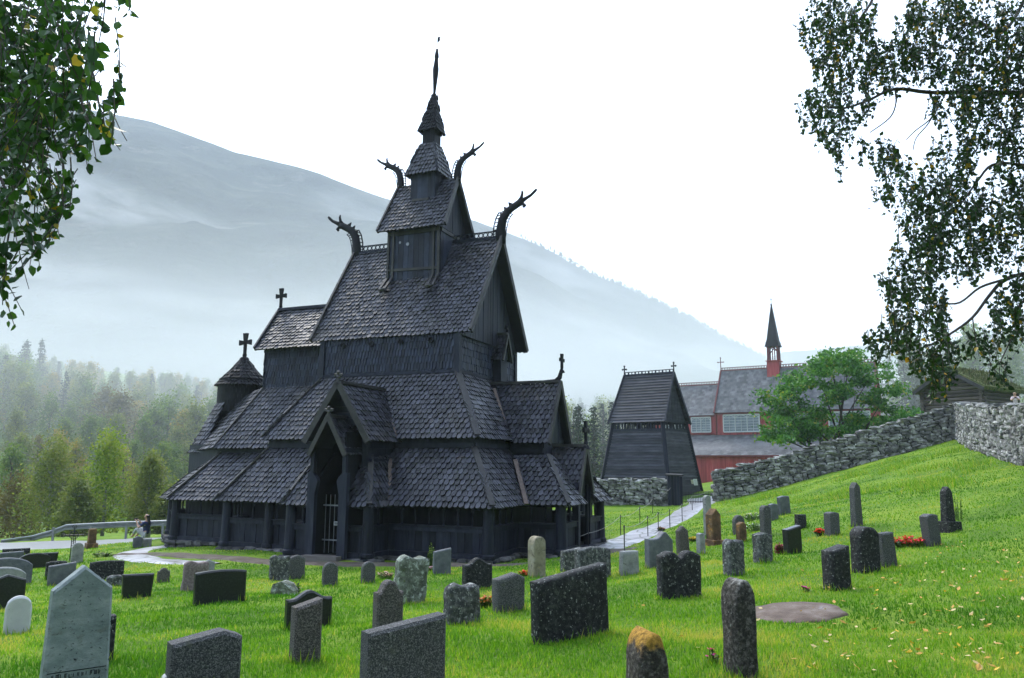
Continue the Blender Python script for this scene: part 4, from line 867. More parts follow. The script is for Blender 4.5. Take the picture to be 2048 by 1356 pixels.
# ridge spire
fu = 5.7; hh = .6
mb = MB()
for (u, v, du, dv) in ((0, -hh, 1, 0), (0, hh, 1, 0), (-hh, 0, 0, 1), (hh, 0, 0, 1)): mb.box((fu + u, v, 9.9 + b0), (2 * hh + .06 if du else .06, .06 if du else 2 * hh - .08, 2.0), taper=.96)
mb.beam((fu - hh - .1, -hh - .08, 10.95 + b0), (fu + hh + .1, -hh - .08, 10.95 + b0), .16, .1); mb.beam((fu + hh + .06, -hh - .1, 10.95 + b0), (fu + hh + .06, hh + .1, 10.95 + b0), .16, .1); mb.box((fu, 0, 10.93 + b0), (2 * hh, 2 * hh, .06))
sp = mb.build('spire_base', M_RED, rc)
mb = MB()
for i in (-1, 1):
    for j in (-1, 1): mb.beam((fu + i * (hh - .1), j * (hh - .1), 10.9 + b0), (fu + i * (hh - .12), j * (hh - .12), 12.6 + b0), .16, .16, up=(0, 1, 0))
    mb.beam((fu, i * (hh - .1), 10.9 + b0), (fu, i * (hh - .1), 12.3 + b0), .09, .09, up=(0, 1, 0)); mb.beam((fu + i * (hh - .1), 0, 10.9 + b0), (fu + i * (hh - .1), 0, 12.3 + b0), .09, .09, up=(0, 1, 0))
    for j in (-1, 1):
        mb.beam((fu, i * (hh - .1), 12.45 + b0), (fu + j * (hh - .12), i * (hh - .1), 11.9 + b0), .09, .09, up=(0, 1, 0)); mb.beam((fu + i * (hh - .1), 0, 12.45 + b0), (fu + i * (hh - .1), j * (hh - .12), 11.9 + b0), .09, .09, up=(1, 0, 0))
mb.build('belfry_frame', M_REDT, sp)
mb = MB(); e, ze, zt = .72, 12.5 + b0, 16.95 + b0
for i in range(4):
    q = [(-1, -1), (1, -1), (1, 1), (-1, 1)]; (ax, ay), (bx, by) = q[i], q[(i + 1) % 4]
    slate(mb, [(fu + ax * e, ay * e, ze), (fu + bx * e, by * e, ze), (fu + bx * .52, by * .52, ze + .8), (fu + ax * .52, ay * .52, ze + .8)]); slate(mb, [(fu + ax * .52, ay * .52, ze + .8), (fu + bx * .52, by * .52, ze + .8), (fu + bx * .05, by * .05, zt), (fu + ax * .05, ay * .05, zt)])
mb.prism([(fu - e, -e, ze), (fu + e, -e, ze), (fu + e, e, ze), (fu - e, e, ze)], (0, 0, 1), .03)
mb.build('spire_roof', M_BLACK, sp)
mb = MB(); mb.tube([(fu, 0, zt - .1), (fu, 0, zt + .95)], .03, 5); mb.lump((fu, 0, zt + .1), (.22, .22, .18), None, 1); mb.beam((fu - .14, 0, zt + .7), (fu + .14, 0, zt + .7), .04, .04); mb.build('spire_cross', M_BLACK, sp)
bpy.data.objects.remove(fl_o)
# ---------------------------------------------------------------- turf roofed log cabin
cb_ = thing('log_cabin', 'dark log cabin with mossy turf roof behind the wall corner', 'cabin', (35.3, 62.5, H(35.3, 62.5) - .1), -.98)
cz = cb_.location.z
M_LOG = mat('weathered_log', [(.045, .035, .032), (.085, .068, .06), (.13, .105, .09)], 2, rough=.8, bump=.6, bscale=9, rnd=.35, stretch=(.5, .5, 4))
hw, ln, ez, rz_ = 2.3, 5.5, 6.05 - cz, 7.6 - cz
nlog = max(6, int(ez / .27)); mbg = MB(); mbs = MB()
for j in range(nlog + 6):
    z = .13 + j * ez / nlog; half = hw if z < ez else hw * (rz_ - z) / (rz_ - ez)
    if half < .25: continue
    for y in (0, ln): (mbg).tube([(-half - (.25 if z < ez else 0), y, z), (half + (.25 if z < ez else 0), y, z)], .15, 8)
    if z < ez:
        for s_ in (-1, 1): mbs.tube([(s_ * hw, -.3, z + .06), (s_ * hw, ln + .3, z + .06)], .15, 8)
mbg.build('gable_wall', M_LOG, cb_); mbs.build('side_wall', M_LOG, cb_)
M_TROOF = mat('turf_roof', [(.05, .075, .02), (.10, .12, .035), (.19, .16, .06)], 3, rough=.95, bump=1, bscale=14, bdist=.1, rnd=.3)
mb = MB()
for s_ in (-1, 1):
    d = Vector((s_ * (hw + .45), 0, ez - .12)); t_ = Vector((0, 0, rz_ + .05)); mb.prism([d + Vector((0, -.7, 0)), d + Vector((0, ln + .7, 0)), t_ + Vector((0, ln + .7, 0)), t_ + Vector((0, -.7, 0))], (s_ * .5, 0, .85), .3)
    for _ in range(900):
        a_, y_ = rng.random(), rng.uniform(-.7, ln + .7); p = d.lerp(t_, a_) + Vector((s_ * .15, y_, .28)); h_ = rng.uniform(.08, .35); dx, dy = rng.uniform(-.1, .1), rng.uniform(-.1, .1)
        mb.add([p + Vector((-.05, 0, 0)), p + Vector((.05, 0, 0)), p + Vector((dx, dy, h_))], [(0, 1, 2)])
mb.build('roof_turf', M_TROOF, cb_)
for y in (-.74, ln + .74):
    mb = MB()
    for s_ in (-1, 1): mb.beam((s_ * (hw + .5), y, ez - .1), (0, y, rz_ + .12), .07, .26, up=(s_ * .5, 0, .85))
    mb.build('barge_board', M_BOARD, cb_)
# ---------------------------------------------------------------- crash barrier, power lines
M_STEEL = mat('galvanised_steel', [(.18, .19, .2), (.27, .28, .3)], 3, rough=.35, bump=.1, bscale=20, metal=.7)
rail_px = [(30, 1089, 0), (62, 1080, .12), (100, 1071, .4), (132, 1063, .68), (240, 1061, .72), (345, 1058, .72), (470, 1052, .72)]
base = []
for (x_, y_, h_) in rail_px:
    r_ = ray(x_, y_); d_ = 43.0; p = r_ * d_; base.append(Vector((p.x, d_ + (0 if x_ > 60 else -1.2), H(p.x, d_) + h_ * 1.0)))
o0 = base[0].copy(); gr_ = thing('crash_barrier', 'galvanised steel crash barrier along the far side of the road', 'crash barrier', o0)
mb = MB()
prof = [(0, -.16), (-.05, -.13), (-.05, -.05), (0, -.02), (0, .02), (-.05, .05), (-.05, .13), (0, .16)]
vs_ = []; fs = []
for p in base:
    for (dy, dz) in prof: vs_.append(p - o0 + Vector((0, dy, dz)))
for i in range(len(base) - 1):
    for k in range(7): fs.append((i * 8 + k, (i + 1) * 8 + k, (i + 1) * 8 + k + 1, i * 8 + k + 1))
mb.add(vs_, fs); mb.build('rail', M_STEEL, gr_)
for i in range(9):
    x_ = base[2].x + .8 + i * 1.9
    if x_ > base[-1].x: break
    mb = MB(); mb.box((x_ - o0.x, .08, H(x_, 43.1) + .35 - o0.z), (.1, .08, .85)); mb.build('barrier_post', M_STEEL, gr_)
for i, (y_, lab) in enumerate(((985, 'topmost'), (996, 'second from top'), (1008, 'second from bottom'), (1018, 'lowest'))):
    a, b = at(-500, y_ - 8 * i / 3 - 20, 62), at(345, y_ + 22 + 3 * i, 88); mb = MB()
    mb.tube([a.lerp(b, k / 14) - a - Vector((0, 0, 1.3 * 4 * (k / 14) * (1 - k / 14))) for k in range(15)], .022, 5)
    tag(mb.build('overhead_wire', M_STEEL, None, a), f'thin overhead wire crossing before the trees at the left edge, {lab}', 'wire', 'overhead wires')
# ---------------------------------------------------------------- people
def skin(name, chain, m_, parent, sub=2):
    """chain: list of branches; each branch a list of (x, y, z, r); first points equal to an existing point join there"""
    vs_, es, rs = [], [], []; key = {}
    for br in chain:
        prev = None
        for (x, y, z, r) in br:
            kx = (round(x, 4), round(y, 4), round(z, 4))
            if kx not in key: key[kx] = len(vs_); vs_.append((x, y, z)); rs.append(r)
            if prev is not None and prev != key[kx]: es.append((prev, key[kx]))
            prev = key[kx]
    me = bpy.data.meshes.new(name); me.from_pydata(vs_, es, []); me.materials.append(m_)
    o = bpy.data.objects.new(name, me); COL.objects.link(o); o.parent = parent
    md = o.modifiers.new('skin', 'SKIN'); md.use_smooth_shade = True
    for i, r in enumerate(rs): me.skin_vertices[0].data[i].radius = (r, r)
    me.skin_vertices[0].data[0].use_root = True
    s_ = o.modifiers.new('sub', 'SUBSURF'); s_.levels = sub; s_.render_levels = sub; return o
M_SKIN = mat('skin', [(.42, .24, .17), (.5, .3, .22)], 6, rough=.5, bump=0)
def cloth(n, c): return mat(n, [tuple(x * .75 for x in c), c, tuple(min(1, x * 1.25) for x in c)], 9, rough=.85, bump=.3, bscale=30)
def hand(base, d, up, s_=1.0):
    """palm and five fingers as branches from the wrist point"""
    base, d, up = Vector(base), Vector(d).normalized(), Vector(up).normalized(); sd_ = d.cross(up).normalized(); out = []
    palm = base + d * .05
    out.append([(*base, .022), (*palm, .028)])
    for k, (o_, l) in enumerate(((-.03, .055), (-.01, .068), (.011, .064), (.03, .05))):
        k0 = palm + d * .03 + sd_ * o_ * .9; out.append([(*palm, .028), (*k0, .010), (*(k0 + d * l * .55), .009), (*(k0 + d * l * .85 + up * -.02), .008)])
    th = palm + sd_ * -.035 + d * -.01; out.append([(*palm, .028), (*th, .011), (*(th + d * .035 - sd_ * .012), .009)])
    return out
def person(label, loc, rz, shirt, legs_c, sitting, hair_long=False, cap=None):
    root = thing('person', label, 'person', loc, rz); hz = .12 if sitting else .92; sh = hz + .5; z = Vector((0, 0, 1))
    ch = [[(0, 0, hz, .13), (0, 0, hz + .18, .12), (0, 0, hz + .36, .135), (0, 0, sh, .11), (0, .015, sh + .09, .055), (0, .02, sh + .15, .055), (0, .035, sh + .21, .085), (0, .03, sh + .28, .09), (0, .02, sh + .34, .06)]]
    for s_ in (-1, 1):
        wr = (s_ * .1, .42, sh + (.06 if sitting else -.12)); el = (s_ * .24, .22, sh - .2)
        ch.append([(0, 0, sh, .11), (s_ * .17, 0, sh + .0, .065), (*el, .045), (*wr, .028)]); ch += hand(wr, (-s_ * .3, .6, .5), (0, -.5, .8))
        if sitting: ch.append([(0, 0, hz, .13), (s_ * .12, .05, hz + .0, .1), (s_ * .16, .36, hz + .26, .075), (s_ * .15, .5, hz - .05, .05), (s_ * .15, .6, hz - .08, .035)])
        else: ch.append([(0, 0, hz, .13), (s_ * .1, 0, hz - .06, .1), (s_ * .11, .01, hz - .44, .07), (s_ * .11, 0, hz - .86, .042), (s_ * .12, .14, hz - .89, .035)])
    skin('body', ch, M_SKIN, root)
    top = [[(0, 0, hz, .145), (0, 0, hz + .18, .135), (0, 0, hz + .36, .15), (0, 0, sh, .125)]]
    for s_ in (-1, 1): top.append([(0, 0, sh, .125), (s_ * .17, 0, sh, .08), (s_ * .225, .15, sh - .14, .062)])
    skin('shirt', top, shirt, root)
    tr_ = []
    for s_ in (-1, 1):
        if sitting: tr_.append([(0, 0, hz - .02, .145), (s_ * .12, .05, hz, .115), (s_ * .16, .36, hz + .26, .085), (s_ * .15, .48, hz + .0, .06)])
        else: tr_.append([(0, 0, hz - .02, .145), (s_ * .1, 0, hz - .06, .115), (s_ * .11, .01, hz - .44, .085), (s_ * .11, 0, hz - .82, .06)])
    skin('trousers', tr_, legs_c, root)
    hr = [[(0, -.01, sh + .30, .1), (0, -.03, sh + .24, .085), (0, -.05, sh + .17, .06)]]
    if hair_long: hr[0] += [(0, -.09, sh + .02, .07), (0, -.1, sh - .12, .05)]
    skin('hair', hr, cap or mat('dark_hair', [(.012, .01, .01), (.03, .024, .02)], 20, rough=.5, bump=.3, bscale=60, stretch=(6, 6, 1)), root)
    for s_ in (-1, 1):
        mb = MB(); mb.lump((s_ * .034, .118, sh + .255), (.024, .016, .014), None, 1, rough=0); mb.build('eye', M_BLACK, root)
        mb = MB(); mb.lump((s_ * .09, .03, sh + .24), (.02, .04, .06), None, 1, rough=0); mb.build('ear', M_SKIN, root)
    mb = MB(); mb.lump((0, .13, sh + .225), (.026, .04, .045), None, 2, rough=0); mb.build('nose', M_SKIN, root); mb = MB(); mb.lump((0, .118, sh + .18), (.05, .012, .012), None, 2, rough=0); mb.build('mouth', mat('lips', [(.3, .1, .09)], 3, bump=0), root)
    cz_ = sh + (.14 if sitting else -.06); mb = MB(); mb.box((0, .5, cz_), (.13, .05, .085)); mb.lathe((0, .525, cz_), [(.03, 0), (.03, .05), (.024, .052)], 12, M=Matrix.Rotation(R(-90), 3, 'X'))
    o = mb.build('camera_body', M_IRON, None, (0, 0, 0)); o.name = 'hand_camera'
    o.matrix_world = Matrix.Translation(loc) @ Matrix.Rotation(rz, 4, 'Z'); tag(o, 'small dark camera held by the ' + ('crouching person by the road' if sitting else 'person behind the wall'), 'camera')
    return root
pl_ = at(291, 1085, 33.5); person('dark haired person in a dark blue shirt crouching and holding up a camera', (pl_.x, 33.5, H(pl_.x, 33.5) + .16), R(82), cloth('navy_shirt', (.035, .04, .12)), cloth('grey_trousers', (.4, .4, .42)), True, True)
pr_ = at(2031, 805, 52); pz = at(2031, 784, 52).z - 1.78; person('dark haired person in a pale jacket standing behind the stone wall', (pr_.x, 52, pz), R(150), cloth('pale_jacket', (.6, .5, .54)), cloth('dark_trousers', (.08, .08, .1)), False)
# ---------------------------------------------------------------- gravestones
M_BLK = mat('black_granite', [(.008, .008, .01), (.02, .02, .022), (.05, .05, .055)], 40, pos=[.3, .55, .75], rough=.3, bump=.05, bscale=60, spec=.35)
M_BLKR = mat('dark_lichened_stone', [(.006, .006, .008), (.017, .017, .018), (.06, .06, .056)], 16, rough=.75, bump=1, bscale=26, bdist=.03, spots=[(24, (.36, .37, .34), .60, .67), (6, (.07, .075, .06), .58, .7)])
M_GRAN = mat('grey_granite', [(.02, .02, .022), (.065, .064, .065), (.25, .245, .24)], 105, pos=[.36, .5, .66], rough=.8, bump=.8, bscale=50, bdist=.03, spots=[(5, (.09, .09, .07), .56, .7), (22, (.3, .31, .28), .64, .7)])
M_GRANB = mat('brown_grey_granite', [(.026, .022, .02), (.08, .07, .065), (.25, .225, .205)], 95, pos=[.36, .5, .66], rough=.8, bump=.8, bscale=45, bdist=.03, spots=[(3.5, (.10, .075, .055), .52, .7)])
M_SLT = mat('blue_grey_slate', [(.07, .075, .085), (.11, .115, .13), (.16, .165, .18)], 6, rough=.55, bump=.3, bscale=25, spots=[(20, (.25, .26, .27), .64, .72)])
M_ROUGH = mat('rough_grey_stone', [(.025, .026, .027), (.075, .076, .076), (.24, .24, .235)], 11, rough=.9, bump=1, bscale=20, bdist=.05, spots=[(18, (.44, .46, .42), .57, .65), (4, (.13, .14, .09), .58, .72)])
M_MOSSY = mat('mossy_rough_stone', [(.04, .045, .035), (.12, .13, .10), (.28, .31, .25)], 8, rough=.9, bump=1, bscale=16, bdist=.03, spots=[(12, (.42, .46, .40), .54, .64), (5, (.10, .12, .04), .58, .7)])
M_PALE = mat('pale_green_marble', [(.12, .15, .15), (.20, .235, .23), (.30, .33, .32)], 5, rough=.6, bump=.4, bscale=30, spots=[(7, (.13, .14, .12), .58, .72), (30, (.02, .024, .026), .60, .66)], stretch=(1, 1, 1.6))
M_WHT = mat('white_marble', [(.42, .41, .42), (.56, .55, .55)], 4, rough=.5, bump=.1, bscale=30, spots=[(9, (.3, .3, .29), .62, .75)])
M_LGREY = mat('light_grey_stone', [(.15, .15, .15), (.26, .26, .255), (.36, .355, .34)], 6, rough=.8, bump=.4, bscale=25, spots=[(12, (.06, .06, .05), .6, .7)])
M_TAN = mat('lichened_sandstone', [(.15, .125, .08), (.27, .235, .16), (.36, .33, .26)], 5, rough=.9, bump=.5, bscale=22, spots=[(6, (.10, .085, .06), .57, .68), (9, (.38, .27, .08), .64, .72)])
M_ORNG = mat('orange_lichened_stone', [(.05, .032, .02), (.13, .075, .04), (.25, .14, .06)], 5, rough=.9, bump=.6, bscale=20, spots=[(4.5, (.40, .19, .035), .56, .66), (10, (.22, .21, .19), .62, .7)])
M_CAPO = mat('lichen_capped_stone', [(.05, .045, .04), (.12, .11, .10), (.24, .22, .2)], 9, rough=.95, bump=1, bscale=20, bdist=.03, spots=[(5, (.42, .24, .05), .60, .68), (12, (.3, .31, .28), .6, .68)])
M_CAP1 = mat('orange_headed_stone', [(.018, .014, .012), (.06, .05, .042), (.20, .18, .155)], 28, rough=.95, bump=1, bscale=26, bdist=.04, spots=[(20, (.3, .3, .27), .62, .69)], cap=((.55, .30, .05), .36))
M_CAP2 = mat('grey_headed_stone', [(.014, .012, .010), (.05, .043, .037), (.20, .18, .16)], 30, rough=.95, bump=1, bscale=26, bdist=.04, spots=[(5, (.10, .07, .045), .58, .7), (26, (.34, .34, .31), .62, .69)], cap=((.42, .40, .36), .74))
M_PINK = mat('pinkish_granite', [(.09, .065, .062), (.19, .145, .135), (.30, .25, .235)], 25, rough=.85, bump=.7, bscale=20)
def _arch(ratio): return lambda x: 1 - ratio * (1 - math.sqrt(max(0, 1 - x * x)))
PROF = {'flat': lambda x: 1, 'convex': lambda x: 1 - .06 * x * x, 'slant': lambda x: 1 - .06 * (1 - x), 'gable': lambda x: 1 - .17 * abs(x), 'gablel': lambda x: 1 - (.10 * (.45 - x) if x < .45 else .22 * (x - .45)),
 'wave': lambda x: .78 + .22 * (0.5 + .5 * math.cos(math.pi * min(1, abs(x) * 1.25))), 'shoulder': lambda x: 1 - .22 * (1 - math.sqrt(max(0, 1 - (x / .62) ** 2))) if abs(x) < .62 else .79,
 'twin': lambda x: 1 - .16 * max(0, 1 - abs(abs(x) - .0) / .35) ** 1.2 - .12 * max(0, abs(x) - .6) * 2, 'asym': lambda x: .80 + .20 * math.exp(-((x - .35) / .38) ** 2) - .12 * max(0, x - .6), 'rough': lambda x: 1 - .10 * x * x - .05 * math.sin(x * 4 + 1), 'dome': lambda x: .55 + .45 * math.sqrt(max(0, 1 - (x * .97) ** 2)), 'cap': lambda x: 1 - .13 * abs(x) ** 1.5}
ZONE = {'L': (0, 980, 2.926), 'M': (680, 1020, 2.926), 'R': (1240, 900, 2.535)}
def slab_mesh(Wd, Ht, T, prof, taper, rough, seed, ratio_arch=None, sink=.15):
    mb = MB(); f = PROF[prof] if prof in PROF else _arch(min(.5, Wd / 2 / Ht) if prof == 'arch' else float(prof))
    b = min(.02, Wd * .08, T * .25); nx_ = 15 if rough or prof not in ('flat',) else 9; nz = 13
    xs_ = [-1, -1 + 2 * b / Wd] + [(-1 + 2 * b / Wd) + (2 - 4 * b / Wd) * i / (nx_ - 3) for i in range(1, nx_ - 3)] + [1 - 2 * b / Wd, 1]
    ts = [0] + [i / (nz - 2) * (1 - b / Ht) for i in range(1, nz - 1)] + [1]
    nx_, nz = len(xs_), len(ts); O = Vector((seed * 7.3 % 83, seed * 3.1 % 61, 0)); vs_ = []
    for side in (-1, 1):
        for i, x in enumerate(xs_):
            hx = f(x) * Ht
            for j, t_ in enumerate(ts):
                edge = (i in (0, nx_ - 1)) or j == nz - 1
                y = side * (T / 2 - (b if edge else 0)); z = -sink + t_ * (hx + sink); kx = 1 + (taper - 1) * max(0, z) / Ht
                p = Vector((x * Wd / 2 * kx, y * (1 + (taper - 1) * .5 * max(0, z) / Ht), z))
                if rough: p += mnoise.noise_vector(p * (2.2 / max(Wd, .3)) + O) * rough * .6 + mnoise.noise_vector(p * 9 + O) * rough * .3
                vs_.append(p)
    n1 = nx_ * nz; fs = []
    for i in range(nx_ - 1):
        for j in range(nz - 1):
            a, b_, c, d = i * nz + j, (i + 1) * nz + j, (i + 1) * nz + j + 1, i * nz + j + 1
            fs.append((a, b_, c, d)); fs.append((d + n1, c + n1, b_ + n1, a + n1))
    for j in range(nz - 1):
        fs.append((j + n1, j, j + 1, j + 1 + n1)); k = (nx_ - 1) * nz; fs.append((k + j, k + j + n1, k + j + 1 + n1, k + j + 1))
    for i in range(nx_ - 1):
        a, b_ = i * nz + nz - 1, (i + 1) * nz + nz - 1; fs.append((a, b_, b_ + n1, a + n1)); a, b_ = i * nz, (i + 1) * nz; fs.append((b_, a, a + n1, b_ + n1))
    mb.add(vs_, fs); return mb
STONES = {}
def stone(zone, x0, x1, top, base, prof, m_, label, T=.16, rough=0, taper=1.0, lean=0, pitch=0, phi=36, name='gravestone', cat='gravestone', plinth=None, dist=None):
    ox, oy, k = ZONE[zone]; x0, x1, top, base = ox + x0 / k, ox + x1 / k, oy + top / k, oy + base / k
    g = ground_hit((x0 + x1) / 2, base - 2) if dist is None else None
    if dist is not None:
        r_ = ray((x0 + x1) / 2, base); g = Vector((r_.x * dist, dist, H(r_.x * dist, dist)))
    d = g.y; yf = d * math.cos(PITCH) + g.z * math.sin(PITCH); s_ = yf / F; az = math.atan2(g.x, d); ph = R(phi)
    tot = (x1 - x0) * s_; ca, sa = math.cos(ph + az), abs(math.sin(ph + az)); T_ = min(T, tot * .45 / max(.2, sa)); Wd = max(.12, (tot - T_ * sa) / max(.25, ca))
    top_p = ray((x0 + x1) / 2, top) * d; Ht = max(.12, top_p.z - g.z + .02)
    mb = slab_mesh(Wd, Ht, T_, prof, taper, rough, len(STONES) + 3); o = mb.build(name, m_, None, g, smooth=bool(rough))
    o.rotation_euler = (R(pitch), R(lean), ph); tag(o, label, cat, 'gravestones in the churchyard'); STONES[label] = (o, Wd, Ht, T_)
    if plinth:
        pm = MB(); pm.box((0, 0, plinth / 2 - .1), (Wd * 1.45, T_ * 1.9, plinth + .2), taper=.94); pm.build('plinth', m_, o)
    return o
S_ = stone
big = S_('L', 233, 607, 455, 1255, 'gable', M_PALE, 'large pale green marble gravestone with pointed top in the left foreground', T=.14, taper=.86, phi=40)
S_('L', 25, 163, 628, 852, 'arch', M_WHT, 'small white arched gravestone at the lower left edge', T=.09, phi=38)
S_('L', -70, 122, 500, 705, 'gable', M_BLK, 'black gravestone with low pointed top behind the small white one', T=.14, phi=38)
S_('L', -120, 125, 457, 600, 'dome', M_LGREY, 'mottled grey round topped gravestone at the left edge behind the black pointed one', T=.14, phi=38)
S_('L', -130, 160, 402, 553, 'dome', M_SLT, 'broad blue grey domed gravestone at the left edge', T=.14, phi=38)
S_('L', 118, 282, 372, 460, 'dome', M_BLK, 'low black domed gravestone between the grey dome and the small dark slab', T=.14, phi=38)
S_('L', 245, 325, 370, 436, 'flat', M_BLK, 'small dark flat topped slab right of the low black dome', T=.16, taper=1.15, phi=36)
S_('L', 22, 162, 346, 392, 'flat', M_BLKR, 'long low dark slab nearest the road at the far left', T=.2, phi=34)
S_('L', -80, 118, 366, 432, 'slant', M_SLT, 'wide grey slab cut by the left edge behind the grey dome', T=.15, phi=38)
S_('L', 268, 378, 420, 522, 'convex', M_BLKR, 'black spotted squarish gravestone behind the slanting slate stone', T=.14, phi=38)
S_('L', 283, 428, 430, 560, 'slant', M_SLT, 'dark slate gravestone with sloping top behind the big pale marble', T=.12, phi=40)
S_('L', 528, 712, 418, 526, 'convex', M_BLKR, 'black lichen flecked gravestone with shallow curved top right of the pale marble', T=.14, phi=36)
S_('L', 625, 720, 503, 562, 'dome', M_ROUGH, 'small grey boulder stone beside the black tapering slab', T=.2, rough=.05, phi=30)
S_('L', 716, 876, 497, 633, 'flat', M_BLK, 'black slab wider at the top and leaning slightly, in front of the flecked one', T=.12, taper=1.1, lean=1.5, phi=36)
S_('L', 918, 990, 460, 546, 'shoulder', M_GRANB, 'small brownish gravestone standing alone left of the pink granite', T=.12, phi=36)
S_('L', 1178, 1252, 411, 500, 'gable', M_LGREY, 'small grey pointed gravestone behind the pink granite', T=.1, phi=36)
S_('L', 1060, 1205, 422, 596, 'rough', M_PINK, 'pinkish rough granite gravestone half hidden by the wide black slab', T=.16, rough=.03, lean=3, phi=36)
S_('L', 1136, 1428, 473, 670, 'convex', M_BLK, 'wide black gravestone with gently curved top left of the church door', T=.14, phi=34)
S_('L', 1572, 1692, 388, 535, 'rough', M_ROUGH, 'left one of the two rough grey stones before the church door', T=.16, rough=.03, phi=34)
S_('L', 1684, 1782, 384, 527, 'cap', M_GRAN, 'right one of the two rough grey stones before the church door', T=.14, rough=.012, phi=34)
S_('L', 1880, 1976, 427, 566, 'arch', M_GRAN, 'small grey arched gravestone just right of the church door', T=.12, phi=34)
S_('L', 1664, 1938, 594, 810, 'wave', M_BLK, 'black gravestone with curving wave top behind the square granite one', T=.13, phi=32)
S_('L', 1688, 1876, 648, 1008, 'slant', M_GRANB, 'upright square brown grey granite gravestone left of centre', T=.16, phi=34)
S_('L', 972, 1392, 838, 1180, 'gablel', M_GRAN, 'broad dark granite gravestone with rounded peak at the bottom edge', T=.2, phi=34)
S_('L', 592, 634, 745, 1012, 'flat', M_BLKR, 'narrow dark pillar stone hidden behind the big pale marble', T=.14, phi=36)
S_('L', 508, 558, 230, 346, 'flat', M_ORNG, 'rust brown pillar monument on a plinth near the road', T=.34, taper=.9, phi=36, plinth=.2)
S_('L', 415, 480, 311, 430, 'arch', M_LGREY, 'pale arched gravestone beside the iron cross', T=.14, phi=36)
S_('L', 776, 830, 272, 342, 'gable', M_SLT, 'small grey pointed gravestone before the crouching person', T=.12, phi=34)
S_('L', 832, 884, 288, 336, 'flat', M_LGREY, 'low pale block gravestone right beside the small pointed one by the road', T=.12, phi=34)
S_('L', 930, 1045, 1088, 1190, 'arch', M_WHT, 'pale stone top just showing at the bottom edge', T=.1, phi=36)
S_('M', 119, 207, 307, 432, 'arch', M_GRAN, 'small grey arched gravestone left of the big mossy stone', T=.13, phi=32)
S_('M', 298, 500, 278, 556, 'rough', M_MOSSY, 'big mossy rough gravestone leaning right before the church wall', T=.24, rough=.05, lean=4, phi=30)
S_('M', 184, 368, 420, 740, 'shoulder', M_GRANB, 'brown grey granite gravestone with round head and square shoulders', T=.16, phi=32)
S_('M', 540, 650, 228, 384, 'slant', M_SLT, 'light blue grey slab with sloping top close to the church wall', T=.12, phi=26)
S_('M', 711, 893, 285, 462, 'wave', M_BLKR, 'dark gravestone with wavy top below the church corner', T=.16, phi=30)
S_('M', 1096, 1206, 158, 398, 'arch', M_TAN, 'tall pale sandstone gravestone with round top and yellow face', T=.26, phi=32)
S_('M', 602, 822, 440, 668, 'rough', M_ROUGH, 'squat rough grey gravestone with sloping rounded top, front centre', T=.2, rough=.035, phi=30)
S_('M', 884, 1085, 378, 594, 'gablel', M_GRAN, 'grey gravestone with off centre peak beside orange flowers', T=.2, rough=.012, phi=32)
S_('M', 1288, 1425, 228, 360, 'slant', M_ROUGH, 'small tilted grey stone behind the wide rough block', T=.2, rough=.02, phi=30)
S_('M', 1372, 1590, 222, 408, 'convex', M_ROUGH, 'wide rough dark grey block gravestone right of the sandstone one', T=.2, rough=.025, phi=28)
S_('M', 1628, 1755, 245, 382, 'flat', M_LGREY, 'short light grey stone with fluted face beside the slate path', T=.16, rough=.012, taper=.9, phi=30)
S_('M', 1783, 1953, 132, 334, 'asym', M_SLT, 'smooth blue grey gravestone with lopsided swooping top by the path', T=.2, phi=24)
S_('M', 1122, 1588, 348, 758, 'slant', M_BLKR, 'big black lichen speckled slab leaning in the centre foreground', T=.16, lean=-2.5, phi=38, rough=.012)
S_('M', 110, 622, 644, 1120, 'slant', M_GRAN, 'broad grey granite slab with bright sloping top at the bottom centre', T=.16, phi=36)
S_('M', 1668, 1928, 720, 1130, 'dome', M_CAP1, 'rough round headed gravestone capped with orange lichen at the bottom edge', T=.3, rough=.03, phi=14)
S_('R', 186, 416, 520, 752, 'twin', M_BLKR, 'dark double gravestone with two rounded lobes', T=.2, rough=.015, phi=20)
S_('R', 524, 704, 665, 1155, '.25', M_CAP2, 'tall narrow grey brown gravestone with round top in the right foreground', T=.32, rough=.012, phi=18)
S_('R', 522, 635, 460, 640, 'rough', M_ROUGH, 'squat rough grey gravestone, left of the pair behind the twin lobed one', T=.24, rough=.02, phi=24)
S_('R', 674, 779, 425, 574, 'convex', M_ROUGH, 'rough grey gravestone left of the black slanted one with magenta flowers', T=.24, rough=.02, phi=24)
S_('R', 387, 435, 425, 530, 'convex', M_LGREY, 'very small grey stone at the foot of the orange monument', T=.16, phi=24)
S_('R', 285, 357, 388, 536, 'gable', M_GRANB, 'narrow brown tapering gravestone beside the smooth lopsided one', T=.16, rough=.01, taper=.9, lean=-3, phi=24)
S_('R', 424, 468, 233, 440, 'arch', M_LGREY, 'tall thin grey gravestone behind the orange monument', T=.16, phi=24)
S_('R', 437, 516, 300, 486, 'gable', M_ORNG, 'orange lichened monument with gabled top standing on a dark plinth', T=.3, phi=24, plinth=.14)
S_('R', 570, 636, 333, 432, 'dome', M_GRAN, 'dark grey arched gravestone behind the small brown one', T=.16, rough=.01, phi=24)
S_('R', 588, 645, 368, 470, 'cap', M_ORNG, 'small brown gravestone with an orange tipped head', T=.18, phi=24)
S_('R', 802, 867, 235, 330, 'convex', M_SLT, 'grey slab highest up the slope of the row of three', T=.16, lean=-4, phi=24)
S_('R', 752, 806, 275, 360, 'convex', M_SLT, 'grey slab in the middle of the row of three on the slope', T=.16, phi=24)
S_('R', 710, 771, 284, 436, 'arch', M_GRAN, 'taller grey arched gravestone nearest in the row of three on the slope', T=.2, phi=24)
